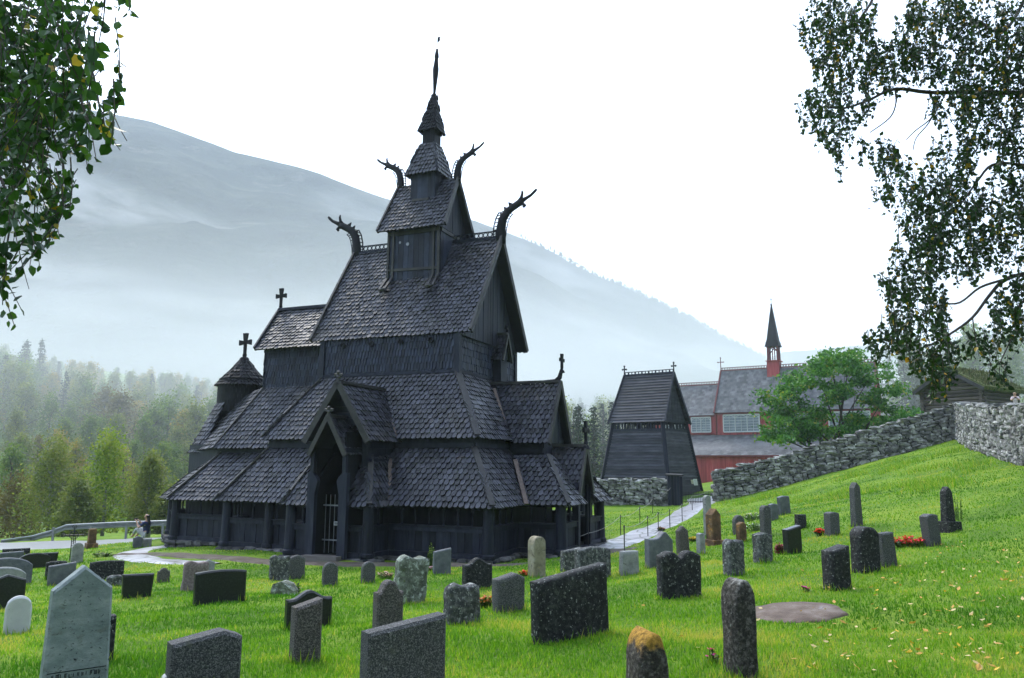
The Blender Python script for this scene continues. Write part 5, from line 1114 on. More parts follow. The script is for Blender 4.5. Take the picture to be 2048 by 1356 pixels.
S_('R', 830, 927, 388, 532, 'slant', M_BLK, 'glossy black gravestone with slanting top beside magenta flowers', T=.18, lean=-2, phi=26)
S_('R', 885, 949, 330, 404, 'flat', M_BLKR, 'small dark square stone behind the glossy black one', T=.18, taper=.93, phi=24)
S_('R', 1038, 1117, 318, 440, 'convex', M_GRAN, 'dark grey upright gravestone beside small red flowers', T=.24, phi=22)
S_('R', 1170, 1233, 168, 390, 'cap', M_GRAN, 'tall slim grey pillar gravestone on the green slope', T=.22, taper=.82, phi=24)
S_('R', 1030, 1174, 490, 712, 'slant', M_BLKR, 'dark block gravestone with bright flat top left of the big rounded one', T=.26, rough=.008, phi=22)
S_('R', 1306, 1408, 424, 596, 'flat', M_GRAN, 'dark flat topped gravestone just right of the big rounded one', T=.18, taper=.9, lean=-4, phi=24)
S_('R', 1177, 1322, 395, 626, '.22', M_BLKR, 'big dark lichen covered gravestone with rounded top', T=.26, rough=.015, phi=22)
S_('R', 1540, 1630, 328, 490, 'convex', M_GRAN, 'grey gravestone leaning back beside the row of red flowers', T=.24, lean=-6, phi=22)
S_('R', 1630, 1706, 190, 418, 'cap', M_BLKR, 'black obelisk monument on a wide plinth on the right slope', T=.32, taper=.66, phi=24, plinth=.22)
# inscription band on the pale marble: rows of worn dark letter strokes, too weathered to read
o, Wd, Ht, T_ = STONES['large pale green marble gravestone with pointed top in the left foreground']
mb = MB()
for row in range(2):
    x = -Wd * .36
    while x < Wd * .36:
        z = .22 * Ht - row * .055 + .0 * x; kx = 1 - .14 * z / Ht
        for q in range(rng.choice((1, 2, 2, 3))): mb.box((x + q * .008, -T_ / 2 * (1 - .07 * z / Ht) - .0005, z + rng.uniform(-.003, .003)), (.0045, .004, .034 * rng.uniform(.6, 1)), r=.5)
        if rng.random() < .6: mb.box((x + .008, -T_ / 2 * (1 - .07 * z / Ht) - .0005, z + rng.choice((-.014, 0, .014))), (.018, .004, .004))
        x += .028
mb.box((0, -T_ / 2 * .985 - .0003, .22 * Ht + .03), (Wd * .86, .004, .006)); mb.build('inscription', M_BLACK, o)
# flat slab, iron cross
g = ground_hit(1594, 1229); mb = MB(); ring = [Vector((math.cos(t) * .58 * (1 + .34 * mnoise.noise(Vector((math.cos(t) * 2, math.sin(t) * 2, 5)))), math.sin(t) * .62 * (1 + .34 * mnoise.noise(Vector((math.cos(t) * 2, math.sin(t) * 2, 9)))), 0)) for t in [2 * math.pi * i / 28 for i in range(28)]]
vs_ = []; fs = []
for k, (q, z) in enumerate(((1.03, -.12), (1.0, .015), (.96, .04), (.7, .05), (.35, .055))):
    for p in ring: vs_.append(Vector((p.x * q, p.y * q, z + (.018 * mnoise.noise(p * q * 5) if k > 1 else 0))))
for k in range(4):
    for i in range(28): fs.append((k * 28 + i, k * 28 + (i + 1) % 28, (k + 1) * 28 + (i + 1) % 28, (k + 1) * 28 + i))
fs.append(tuple(4 * 28 + i for i in range(28))); mb.add(vs_, fs)
o = mb.build('grave_slab', mat('brown_purple_slab', [(.065, .04, .027), (.12, .082, .06), (.19, .15, .125)], 4, rough=.7, spec=.2, bump=.8, bscale=12, spots=[(5, (.24, .22, .23), .62, .74)]), None, g, smooth=True)
o.rotation_euler = (math.atan((H(g.x, g.y + .4) - H(g.x, g.y - .4)) / .8), -math.atan((H(g.x + .4, g.y) - H(g.x - .4, g.y)) / .8), R(10)); tag(o, 'flat brownish purple slab sunk in the grass behind the tall narrow stone', 'grave slab')
g = ground_hit(143, 1124); ic = thing('iron_cross', 'thin black wrought iron grave cross beside the pale arched stone', 'grave cross', g, R(30))
hc = (ray(143, 1053) * g.y).z - g.z; mb = MB()
for s_ in (-1, 1): mb.tube([(s_ * .06, 0, -.1), (s_ * .05, 0, hc * .72)], .014, 6)
mb.tube([(0, 0, hc * .5), (0, 0, hc)], .014, 6); mb.tube([(-.3, 0, hc * .76), (.3, 0, hc * .76)], .016, 6)
for (x, z) in ((0, hc), (-.3, hc * .76), (.3, hc * .76)): mb.tube([(x + .06 * math.cos(a), 0, z + .06 * math.sin(a)) for a in [2 * math.pi * i / 8 for i in range(9)]], .01, 5)
mb.tube([(.13 * math.cos(a), 0, hc * .76 + .13 * math.sin(a)) for a in [2 * math.pi * i / 12 for i in range(13)]], .012, 5)
for i in range(5): mb.tube([(-.055, 0, .1 + i * hc * .12), (.055, 0, .16 + i * hc * .12)], .008, 5)
mb.build('cross_bars', M_IRON, ic)
# ---------------------------------------------------------------- flowers and small plants on the graves
M_LEAFP = leafmat('plant_leaf', [(.03, .07, .012), (.06, .13, .02), (.10, .17, .035)])
def flowers(px, py, w_, h_, col, label, n=60, petal=.035, green=.6, cat='flowers', name='flower_clump', spike=False):
    g = ground_hit(px, py); root = thing(name, label, cat, g); mg, mf = MB(), MB()
    for i in range(n):
        a, q = rng.uniform(0, 6.28), math.sqrt(rng.random()); x, y = math.cos(a) * q * w_ / 2, math.sin(a) * q * w_ * .3; hz = h_ * rng.uniform(.45, 1) * (1 - .35 * q)
        mg.beam((x * .6, y * .6, -.02), (x, y, hz), .006, .006)
        for _ in range(3):
            z = hz * rng.uniform(.1, .85); d = Vector((rng.uniform(-1, 1), rng.uniform(-1, 1), rng.uniform(-.1, .8))).normalized() * petal * 1.6; p = Vector((x, y, z)); s_ = d.cross(Vector((0, 0, 1))).normalized() * petal * .5
            mg.add([p, p + d * .5 + s_, p + d, p + d * .5 - s_], [(0, 1, 2, 3)])
        if rng.random() < green:
            c = Vector((x, y, hz))
            for k in range(5 if not spike else 8):
                b = rng.uniform(0, 6.28); e = Vector((math.cos(b), math.sin(b), rng.uniform(-.2, .7))) * petal; s_ = e.cross(Vector((.1, .2, 1))).normalized() * petal * .5; cc = c + (Vector((0, 0, -k * h_ * .05)) if spike else Vector())
                mf.add([cc, cc + e * .6 + s_, cc + e, cc + e * .6 - s_], [(0, 1, 2, 3)])
    mg.build('leaves', M_LEAFP, root); mf.build('petals', leafmat('petal_' + name, [tuple(min(1, c * .9) for c in col), tuple(min(1, c * 1.4) for c in col), tuple(min(1, c * 1.7) for c in col)], trans=.25, tcol=1), root)
flowers(1824, 1093, 1.0, .22, (.55, .015, .03), 'long bed of red flowers left of the leaning grey gravestone', 130, .045, .9)
flowers(1646, 1071, .4, .2, (.6, .02, .02), 'small clump of red flowers left of the dark grey upright stone', 50, .05, .95)
flowers(1563, 1108, .32, .3, (.42, .02, .16), 'magenta heather clump left of the glossy black gravestone', 70, .035, .95, spike=True)
flowers(973, 1215, .34, .2, (.45, .16, .05), 'orange brown flower clump between two grey gravestones, front centre', 60, .035, .7)
flowers(1050, 1154, .3, .16, (.65, .05, .02), 'bright red flowers at the foot of the pale sandstone gravestone', 40, .04, .95)
flowers(771, 1158, .4, .22, (.5, .3, .3), 'pink and white flowers left of the big mossy stone', 50, .035, .7)
flowers(858, 1142, .35, .18, (.5, .3, .42), 'pale pink flowers beside the light blue grey slab', 40, .035, .7)
flowers(861, 1132, .2, .75, (.25, .35, .06), 'tall green flowering spike beside the light blue grey slab', 26, .05, .5, name='plant', cat='plant', spike=True)
flowers(1507, 1040, .7, .3, (.55, .55, .5), 'white flowering plant beside the taller arched stone on the slope, upper', 70, .045, .5)
flowers(1512, 1061, .7, .3, (.5, .55, .5), 'white flowering plant beside the taller arched stone on the slope, lower', 70, .045, .4)
flowers(1386, 1084, .35, .16, (.6, .4, .02), 'yellow flowers at the foot of the orange monument', 40, .045, .9)
flowers(1611, 1184, .12, .12, (.6, .05, .3), 'single pink flower above the flat slab', 8, .03, 1)
flowers(1424, 1326, .12, .14, (.6, .03, .3), 'single magenta flower left of the tall narrow foreground stone', 9, .025, .8)
flowers(1918, 1040, .4, .75, (.1, .12, .06), 'thin dark twiggy plant beside the black obelisk', 16, .04, .2, name='plant', cat='plant')
flowers(1322, 1062, .35, .2, (.35, .12, .05), 'rusty red shrub behind the lopsided blue grey stone', 40, .05, .8, name='plant', cat='plant')
flowers(205, 1113, .7, .2, (.04, .05, .03), 'dark low plant in the grass near the rust brown monument', 40, .06, .3, name='plant', cat='plant')
g = ground_hit(567, 1190); mb = MB(); mb.lump((0, 0, .1), (.5, .4, .36), None, 5, rough=.3); tag(mb.build('rock', M_MOSSY, None, g), 'low dark rock with tufts of dry grass before the two rough stones', 'rock')
flowers(577, 1189, .5, .3, (.3, .24, .06), 'tuft of long dry grass on the low dark rock', 70, .05, .2, name='grass_tuft', cat='grass tuft')
# ---------------------------------------------------------------- fallen leaves on the grass
M_FALL = [leafmat('fallen_yellow', [(.6, .34, .02), (.78, .52, .06)], trans=.15), leafmat('fallen_tan', [(.48, .34, .13), (.66, .5, .24)], trans=.15), leafmat('fallen_orange', [(.45, .2, .04), (.62, .36, .08)], trans=.15)]
protos = []
for k in range(3):
    for c in range(2):
        mb = MB(); s_ = .018 + .004 * k
        mb.add([Vector(p) * s_ for p in ((0, -1.2, 0), (.7, -.4, .15 + .2 * c), (.55, .5, .25), (0, 1.3, .35 + .3 * c), (-.55, .5, .2), (-.7, -.4, .3))], [(0, 1, 2, 3), (0, 3, 4, 5)]); protos.append((mb, M_FALL[k]))
leaf0 = []
def fallen(i, p, sc):
    if len(leaf0) < 6:
        mb, m_ = protos[len(leaf0)]; o = mb.build('fallen_leaf', m_); leaf0.append(o)
    else: o = rng.choice(leaf0).copy(); COL.objects.link(o)
    o.location = p + Vector((0, 0, .035 + rng.random() * .02)); o.rotation_euler = (rng.uniform(-.6, .6), rng.uniform(-.6, .6), rng.uniform(0, 6.28)); o.scale = (sc, sc, sc)
    tag(o, 'yellow or tan birch leaf lying fallen on the churchyard grass', 'fallen leaf', 'fallen leaves on the grass')
cnt = 0
while cnt < 260:
    t_ = rng.random(); px = 2048 - abs(rng.gauss(0, 330)); py = rng.uniform(1040, 1350)
    if px < 1030 or (px < 1600 and rng.random() < .6) or py < 1080 + (2048 - px) * .06: continue
    fallen(cnt, ground_hit(px, py), rng.uniform(.8, 1.35)); cnt += 1
# ---------------------------------------------------------------- trees
nrg = np.random.default_rng(11)
M_BARK = mat('dark_bark', [(.025, .02, .018), (.06, .05, .043), (.1, .085, .075)], 5, rough=.9, bump=.8, bscale=16, stretch=(2, 2, .5))
M_BBARK = mat('birch_bark', [(.04, .036, .034), (.2, .19, .18), (.4, .39, .37)], 3, rough=.85, bump=.5, bscale=14, stretch=(.6, .6, 4))
M_F = {'spruce': leafmat('spruce_needles', [(.008, .022, .012), (.016, .04, .02), (.03, .06, .028)], trans=.15),
 'green': leafmat('birch_foliage', [(.06, .12, .02), (.11, .19, .035), (.20, .27, .05)], trans=.42),
 'yellow': leafmat('autumn_birch_foliage', [(.13, .15, .02), (.26, .23, .03), (.42, .28, .04)], trans=.3),
 'olive': leafmat('willow_foliage', [(.09, .12, .035), (.16, .20, .05), (.27, .28, .08)], trans=.42),
 'rust': leafmat('rusty_foliage', [(.09, .07, .02), (.16, .125, .035), (.2, .17, .05)], trans=.3),
 'fresh': leafmat('fresh_birch_foliage', [(.10, .17, .02), (.20, .29, .035), (.33, .36, .055)], trans=.45),
 'rowan': leafmat('rowan_foliage', [(.03, .10, .022), (.065, .19, .036), (.14, .29, .05), (.30, .29, .05)], [0, .45, .85, 1], trans=.3),
 'birch_fresh': leafmat('fresh_birch_leaf', [(.008, .026, .008), (.02, .06, .014), (.06, .13, .028), (.26, .22, .03), (.32, .2, .02)], [0, .5, .94, .975, 1], trans=.4, rough=.4),
 'birch_near': leafmat('birch_leaf', [(.009, .022, .009), (.018, .042, .013), (.04, .085, .022), (.30, .22, .02), (.38, .2, .02)], [0, .5, .93, .96, 1], trans=.3, rough=.4)}
def leaf_cloud(C, size, aspect=.7, droop=0.0, rs=nrg):
    """C: (N,3) leaf centres -> (N*4,3) diamond leaf corners"""
    n = len(C); d = rs.normal(size=(n, 3)); d[:, 2] -= droop; d /= np.linalg.norm(d, axis=1)[:, None] + 1e-9
    e = rs.normal(size=(n, 3)); e -= d * (e * d).sum(1)[:, None]; e /= np.linalg.norm(e, axis=1)[:, None] + 1e-9
    s = np.asarray(size) * rs.uniform(.65, 1.3, n); d = d * s[:, None]; e = e * (s * aspect * .5)[:, None]
    return np.stack([C - d * .5, C + e, C + d * .5, C - e], 1).reshape(-1, 3)
def decid_points(h, rx, nc, nl, seed, weep=0.0, base=.12):
    rs = np.random.default_rng(seed); pts = []
    for i in range(nc):
        t = rs.uniform(base, 1) ** .85; env = math.sin(math.pi * min(1, .12 + t * .86)) ** .7 * (1.05 - .35 * t); a = rs.uniform(0, 6.283); q = rs.uniform(.15, 1) ** .55
        lob = .8 + .25 * math.sin(a * 3 + seed) + .15 * math.sin(a * 5 + t * 7 + seed * 2)
        c = np.array([math.cos(a) * q * rx * env * lob, math.sin(a) * q * rx * env * lob, t * h]); sg = rx * rs.uniform(.09, .2)
        p = rs.normal(size=(nl, 3)) * np.array([sg, sg, sg * (.7 + weep)]) + c
        if weep: p[:, 2] -= np.abs(rs.normal(size=nl)) * weep * .5
        pts.append(p)
    P = np.concatenate(pts); P[:, 2] = np.maximum(P[:, 2], .05 * h); return P
def spruce_points(h, seed):
    rs = np.random.default_rng(seed); pts = []; nlay = int(h * 2.2)
    for i in range(nlay):
        t = .06 + .94 * i / nlay; r = (1 - t) ** .8 * h * .21 * rs.uniform(.75, 1.15) + .12; nb = 9
        for b in range(nb):
            a = rs.uniform(0, 6.283); L_ = r * rs.uniform(.6, 1.1); k = max(3, int(L_ * 7)); u = rs.uniform(.1, 1, k)
            x, y = np.cos(a) * L_ * u, np.sin(a) * L_ * u; z = t * h - .32 * L_ * u + .12 * L_ * u * u
            pts.append(np.stack([x, y, z], 1) + rs.normal(size=(k, 3)) * .1)
    return np.concatenate(pts)
def tree_proto(kind, h, rx, seed, leaf, nc=70, nl=26, weep=0.0, bark=None, loc=(0, 0, 0), name='tree', label='', cat='tree', group=None, fol=None):
    root = thing(name, label, cat, loc, group=group); mb = MB(); rs = random.Random(seed)
    lean = Vector((rs.uniform(-.03, .03) * h, rs.uniform(-.03, .03) * h, 0))
    mb.tube([(0, 0, -.4), (0, 0, .3), tuple(lean * .4 + Vector((0, 0, h * .4))), tuple(lean * .8 + Vector((0, 0, h * .7))), tuple(lean + Vector((0, 0, h * .96)))], [h * .022, h * .018, h * .013, h * .008, h * .002], 7)
    if kind != 'spruce':
        for i in range(9):
            t = rs.uniform(.2, .75); a = rs.uniform(0, 6.28); L_ = rx * rs.uniform(.5, .9); b = Vector((lean.x * t, lean.y * t, h * t)); e = b + Vector((math.cos(a) * L_, math.sin(a) * L_, L_ * .7)); mb.tube([b, b.lerp(e, .5) + Vector((0, 0, L_ * .08)), e], [h * .008, h * .005, h * .002], 5)
    mb.build('trunk', bark or M_BARK, root)
    P = spruce_points(h, seed) if kind == 'spruce' else decid_points(h, rx, nc, nl, seed, weep)
    V = leaf_cloud(P, leaf, .45 if kind == 'spruce' else .7, .5 if weep else .1, np.random.default_rng(seed)); n = len(P)
    rnd = np.clip(np.random.default_rng(seed + 1).normal(.5, .25, n) + .25 * np.sin(P[:, 0] * 1.7 + P[:, 2] * 1.1), 0, 1)
    fast_mesh('crown', V, 4, M_F[fol or kind], rnd, root); return root
def copy_thing(root, loc, rz, sc, label=None):
    r = root.copy(); COL.objects.link(r); r.location = loc; r.rotation_euler = (0, 0, rz); r.scale = sc
    if label: r['label'] = label
    for ch in list(root.children): c = ch.copy(); COL.objects.link(c); c.parent = r
    return r
# the birches and willows just beyond the road (each its own tree)
for (cx, top, basey, hwid, d, fol, lab, sd_) in (
    (95, 880, 1063, 62, 58, 'olive', 'rounded olive green birch beyond the road, leftmost of the near trees', 3),
    (205, 872, 1063, 58, 60, 'fresh', 'bright yellow green birch with drooping twigs, tallest beyond the road', 4),
    (292, 915, 1062, 48, 59, 'olive', 'bushy grey green birch beyond the road closest to the church', 5),
    (150, 965, 1062, 45, 55, 'olive', 'low willow bush in front of the two near birches beyond the road', 6),
    (335, 985, 1060, 36, 57, 'olive', 'low bush beyond the crash barrier against the church corner', 8),
    (30, 960, 1050, 50, 66, 'rust', 'dull brownish bush beyond the road at the left edge', 9)):
    b = at(cx, basey, d); h_ = at(cx, top, d).z - H(b.x, d); rx = hwid * d / F
    tree_proto(fol, h_, rx * 1.15, 40 + sd_, .2, 120, 46, .9, M_BBARK, (b.x, d, H(b.x, d)), 'birch_tree' if 'birch' in lab else 'bush', lab, 'tree' if 'birch' in lab else 'bush', 'trees just beyond the road')
# the hillside wood
WOOD = 'trees of the misty wood on the hillside'
LB = {'spruce': 'dark pointed spruce rising in the misty hillside wood', 'green': 'green rounded birch in the misty hillside wood', 'yellow': 'yellow autumn birch in the misty hillside wood', 'olive': 'olive green leafy tree in the misty hillside wood', 'rust': 'rusty brown leafy tree in the misty hillside wood'}
NM = {'spruce': 'spruce_tree', 'green': 'birch_tree', 'yellow': 'birch_tree', 'olive': 'leafy_tree', 'rust': 'leafy_tree'}
protos = {}
def plant(kind, x, y, h_):
    key = (kind, rng.randrange(3)); z = H(x, y) - .2
    if key not in protos:
        H0 = 12
        r = tree_proto(kind, H0, 3.0, 100 + len(protos) * 7, .36 if kind != 'spruce' else .42, 80, 34, .5 if kind != 'spruce' else 0, M_BARK, (x, y, z), NM[kind], LB[kind], 'tree', WOOD); protos[key] = (r, H0)
        k = h_ / H0; r.scale = (k, k, k)
    else:
        r, H0 = protos[key]; k = h_ / H0; kx = k * rng.uniform(.85, 1.25); copy_thing(r, (x, y, z), rng.uniform(0, 6.28), (kx, kx, k))
placed = []
tries = [0]
def try_plant(px, d, kinds, hs):
    tries[0] += 1
    if tries[0] > 9000: return True
    x = (px - 1024) / F * d
    for (a, b) in placed:
        if (a - x) ** 2 + (b - d) ** 2 < 5: return False
    kd = rng.choice(kinds); h_ = rng.uniform(*hs) * (1.15 if kd == 'spruce' else 1)
    lim = float(np.interp(px, [-200, 0, 130, 440, 1000, 1250, 1600, 1900, 2300], [.165, .148, .128, .105, .085, .088, .10, .185, .21])) * rng.uniform(.9, 1.03)
    h_ = min(h_, lim * d - H(x, d))
    if h_ < 4: return False
    placed.append((x, d)); plant(kd, x, d, h_); return True
n = 0
while n < 235:
    d = 78 + 150 * rng.random() ** .8; px = rng.uniform(-160, 560)
    if d < 100: k_, hs = ['olive', 'green', 'green', 'rust', 'green', 'olive', 'yellow', 'green'], (6, 9)
    elif d < 150: k_, hs = ['green', 'yellow', 'olive', 'green', 'green', 'yellow', 'rust', 'olive', 'spruce'], (8, 12)
    elif d < 195: k_, hs = ['green', 'yellow', 'olive', 'green', 'spruce', 'yellow', 'olive'], (7, 13)
    else: k_, hs = ['spruce', 'olive', 'green', 'olive', 'green', 'yellow'], (6, 14)
    if try_plant(px, d, k_, hs): n += 1
n = 0
while n < 80:
    d = rng.uniform(85, 225); px = rng.choice((rng.uniform(560, 1300), rng.uniform(1040, 1320)))
    if try_plant(px, d, ['spruce', 'green', 'olive', 'spruce'], (9, 13)): n += 1
n = 0
while n < 60:
    d = rng.uniform(115, 230); px = rng.uniform(1640, 2300)
    if try_plant(px, d, ['spruce', 'spruce', 'spruce', 'green'], (11, 17)): n += 1
for (px, d, top) in ((42, 150, 676), (74, 152, 674), (5, 140, 705), (112, 165, 720)):
    x = (px - 1024) / F * d; plant('spruce', x, d, max(8, at(px, top, d).z - H(x, d)))
# ---- tree built from leaf lobes (ellipses measured in the photograph, each at its own distance) with limbs
def ovate(C, D, N_, size):
    """(M,3) centres, directions, normals -> leaves of two folded quads (8 corners)"""
    S = np.cross(D, N_); S /= np.linalg.norm(S, axis=1)[:, None] + 1e-9; s = size[:, None]
    a = C; t = C + D * s; r1 = C + (D * .3 + S * .36 - N_ * .08) * s; r2 = C + (D * .68 + S * .27 - N_ * .08) * s; l1 = C + (D * .3 - S * .36 - N_ * .08) * s; l2 = C + (D * .68 - S * .27 - N_ * .08) * s
    return np.stack([a, r1, r2, t, a, t, l2, l1], 1).reshape(-1, 3)
def birch_leaves(lobes, leaf, dens, seed):
    """drooping twigs hung through every lobe; returns leaf corners, rnd, twigs"""
    rs = np.random.default_rng(seed); Cs, Ds, Ns, twigs = [], [], [], []
    for (cx, cy, rx, ry, d, k) in lobes:
        m_ = d / F; area = math.pi * rx * ry * m_ * m_; nleaf = int(area / (leaf * leaf * .3) * dens * k); per = 9; ntw = max(2, nleaf // per)
        for _ in range(ntw):
            a = rs.uniform(0, 6.283); q = math.sqrt(rs.uniform(0, 1)) * rs.uniform(.8, 1.08); dd = d + rs.normal() * .45
            p = np.array(at(cx + math.cos(a) * q * rx, cy + math.sin(a) * q * ry, dd)); L_ = rs.uniform(.12, .34) * (leaf / .05)
            dv = np.array([rs.normal() * .35, rs.normal() * .35, -1.0]); dv /= np.linalg.norm(dv); p0 = p - dv * L_ * .5; twigs.append((p0, p0 + dv * L_))
            for j in range(per):
                c = p0 + dv * L_ * (j + rs.uniform(0, 1)) / per + rs.normal(size=3) * leaf * .15; dd_ = rs.normal(size=3) * .8 + dv * .8; Cs.append(c); Ds.append(dd_); Ns.append(rs.normal(size=3))
    C, D, N_ = np.array(Cs), np.array(Ds), np.array(Ns); D /= np.linalg.norm(D, axis=1)[:, None]; N_ -= D * (N_ * D).sum(1)[:, None]; N_ /= np.linalg.norm(N_, axis=1)[:, None]
    n = len(C); V = ovate(C, D, N_, leaf * rs.uniform(.6, 1.25, n)); clump = .5 + .5 * np.sin(C[:, 0] * 4.1 + 1) * np.sin(C[:, 2] * 3.3 + C[:, 1] * 2)
    rnd = np.clip(rs.uniform(0, .93, n) * .75 + .2 * clump, 0, .93); yl = rs.uniform(0, 1, n) < .03 + .09 * (clump > .93); rnd = np.where(yl, rs.uniform(.955, 1, n), rnd)
    return V, np.repeat(rnd, 2), twigs, n
def lobed_birch(label, trunk, limbs, lobes, leaf, dens, seed, fol='birch_near'):
    root = thing('birch_tree', label, 'tree', trunk[0]); o0 = np.array(trunk[0]); V, rnd, twigs, n = birch_leaves(lobes, leaf, dens, seed)
    mb = MB(); mb.tube([Vector(p) - Vector(trunk[0]) for p in trunk], [.2, .17, .14, .11, .07, .04][:len(trunk)], 10); mb.build('trunk', M_BBARK, root)
    mb = MB()
    for lb in limbs:
        P = [Vector(p) - Vector(trunk[0]) for p in lb[0]]; r0, r1 = lb[1], lb[2]; Q = []
        for i in range(len(P) - 1):
            for k in range(4):
                t = k / 4; p0, p1, p2, p3 = P[max(i - 1, 0)], P[i], P[i + 1], P[min(i + 2, len(P) - 1)]
                Q.append(.5 * (2 * p1 + (p2 - p0) * t + (2 * p0 - 5 * p1 + 4 * p2 - p3) * t * t + (3 * p1 - p0 - 3 * p2 + p3) * t ** 3))
        Q.append(P[-1]); r0 *= .58; mb.tube(Q, [r0 + (r1 - r0) * i / (len(Q) - 1) for i in range(len(Q))], 6)
    mb.build('limbs', M_BARK, root).name = 'branches'
    mb = MB()
    for (a, b) in twigs: mb.tube([Vector(a - o0), Vector((a + b) / 2 - o0) + Vector((.01, 0, 0)), Vector(b - o0)], [.0035, .0028, .0018], 3)
    mb.build('twigs', M_BARK, root)
    fast_mesh('leaves', V - o0, 4, M_F[fol], rnd, root)
tz = H(7.4, 8.6); D7 = 7.3
RL = [(1650, 60, 50, 75, 7.3, 1), (1665, 150, 42, 70, 7.2, 1), (1700, 40, 55, 50, 7.5, 1), (1722, 130, 50, 60, 7.4, .9), (1625, 225, 26, 40, 6.9, 1.1), (1672, 255, 40, 50, 7, .9), (1676, 325, 14, 32, 7, 1), (1715, 215, 40, 30, 7.2, .7),
 (1780, 120, 55, 45, 7.5, .8), (1830, 70, 50, 50, 7.6, .9), (1870, 25, 70, 40, 7.8, 1), (1960, 50, 80, 60, 7.8, 1), (1880, 120, 70, 50, 7.5, .9), (1960, 150, 70, 60, 7.4, 1), (2030, 120, 40, 90, 7.6, 1),
 (1790, 165, 40, 30, 7.3, .7), (1745, 300, 35, 35, 7, .7), (1790, 330, 45, 35, 7, .9), (1770, 385, 26, 26, 6.9, 1), (1900, 215, 50, 40, 7.2, .9), (1975, 245, 70, 60, 7.3, 1), (1905, 320, 50, 55, 7.2, .9), (1850, 385, 60, 40, 7, 1), (1935, 400, 60, 45, 7, 1), (2020, 330, 36, 60, 7.1, .9),
 (1850, 440, 60, 40, 6.8, 1), (1920, 465, 70, 40, 6.9, 1), (2015, 430, 45, 50, 7, 1), (1830, 500, 50, 40, 6.7, 1), (1890, 530, 70, 32, 6.7, 1), (1795, 560, 34, 34, 6.6, 1), (1985, 500, 50, 40, 6.9, 1), (1840, 590, 55, 32, 6.6, 1), (1800, 620, 34, 34, 6.5, .9),
 (1770, 680, 42, 32, 6.4, 1), (1820, 665, 44, 34, 6.5, 1.1), (1870, 640, 40, 34, 6.5, .9), (1850, 715, 50, 30, 6.4, 1.1), (1890, 720, 34, 44, 6.4, .9), (1875, 765, 26, 26, 6.4, .9), (2010, 620, 30, 50, 6.8, .9), (2035, 660, 20, 40, 6.8, .9), (1985, 690, 26, 30, 6.6, .8), (1995, 735, 22, 28, 6.6, .8), (1945, 690, 22, 26, 6.5, .6), (2035, 560, 22, 30, 6.9, .8)]
RL += [(2048 + 60 + 120 * (i % 3), 40 + 95 * (i // 3), 80, 70, 7.5 + .5 * (i % 3), .8) for i in range(20)]
tA = [(7.6, 8.8, tz - .2), (7.55, 8.75, tz + 1.5), (7.4, 8.6, tz + 3.4), (7.3, 8.5, tz + 5.4), (7.2, 8.5, tz + 7.4), (7.1, 8.4, tz + 9)]
def PX(*l): return [tuple(at(*q)) for q in l]
limbs = [([tA[2]] + PX((2150, 180, 8), (2048, 186, 7.8), (1960, 184, 7.6), (1862, 185, 7.5), (1790, 178, 7.3), (1738, 200, 7.2), (1690, 216, 7.1), (1655, 214, 7)), .055, .008),
 ([tA[1]] + PX((2180, 590, 7.8), (2060, 552, 7.4), (2010, 560, 7.2), (1978, 592, 7), (1945, 635, 6.8), (1900, 668, 6.6), (1850, 695, 6.5)), .05, .006), (PX((2005, 560, 7.2), (1960, 575, 7), (1920, 605, 6.8), (1880, 610, 6.7), (1830, 640, 6.6)), .022, .005),
 ([tA[2]] + PX((2120, 360, 8), (2040, 330, 7.6), (1985, 330, 7.4), (1955, 362, 7.2), (1920, 410, 7), (1880, 450, 6.9)), .04, .006), (PX((1862, 185, 7.5), (1866, 230, 7.3), (1830, 262, 7.1), (1812, 280, 7)), .014, .004), (PX((1890, 190, 7.5), (1858, 245, 7.3), (1833, 275, 7.2), (1826, 300, 7.1)), .014, .004),
 ([tA[3]] + PX((2100, -20, 8), (2020, 50, 7.8), (1985, 62, 7.7), (1950, 40, 7.7), (1900, 80, 7.6), (1850, 120, 7.5)), .04, .006), ([tA[3]] + PX((1980, -220, 8), (1860, -120, 7.7), (1760, -20, 7.5), (1738, 12, 7.4), (1712, 50, 7.3), (1680, 110, 7.2)), .045, .006),
 (PX((1790, 178, 7.3), (1792, 205, 7.2), (1780, 235, 7.1), (1740, 265, 7)), .016, .005), (PX((2040, 330, 7.6), (2010, 250, 7.5), (1990, 215, 7.4), (1960, 200, 7.4)), .02, .005), (PX((1945, 635, 6.8), (1950, 670, 6.7), (1960, 700, 6.6), (1985, 730, 6.6)), .01, .003), ([tA[1]] + PX((2140, 620, 7.3), (2050, 600, 7), (2030, 660, 6.8), (1998, 730, 6.6)), .03, .004)]
lobed_birch('big birch with hanging leafy branches reaching in from the right edge', tA, limbs, RL, .043, 1.9, 5)
tz = H(-4.6, 4.6); tB = [(-4.6, 4.6, tz - .2), (-4.5, 4.6, tz + 1.4), (-4.45, 4.55, tz + 3), (-4.3, 4.5, tz + 4.8), (-4.2, 4.4, tz + 6.6)]
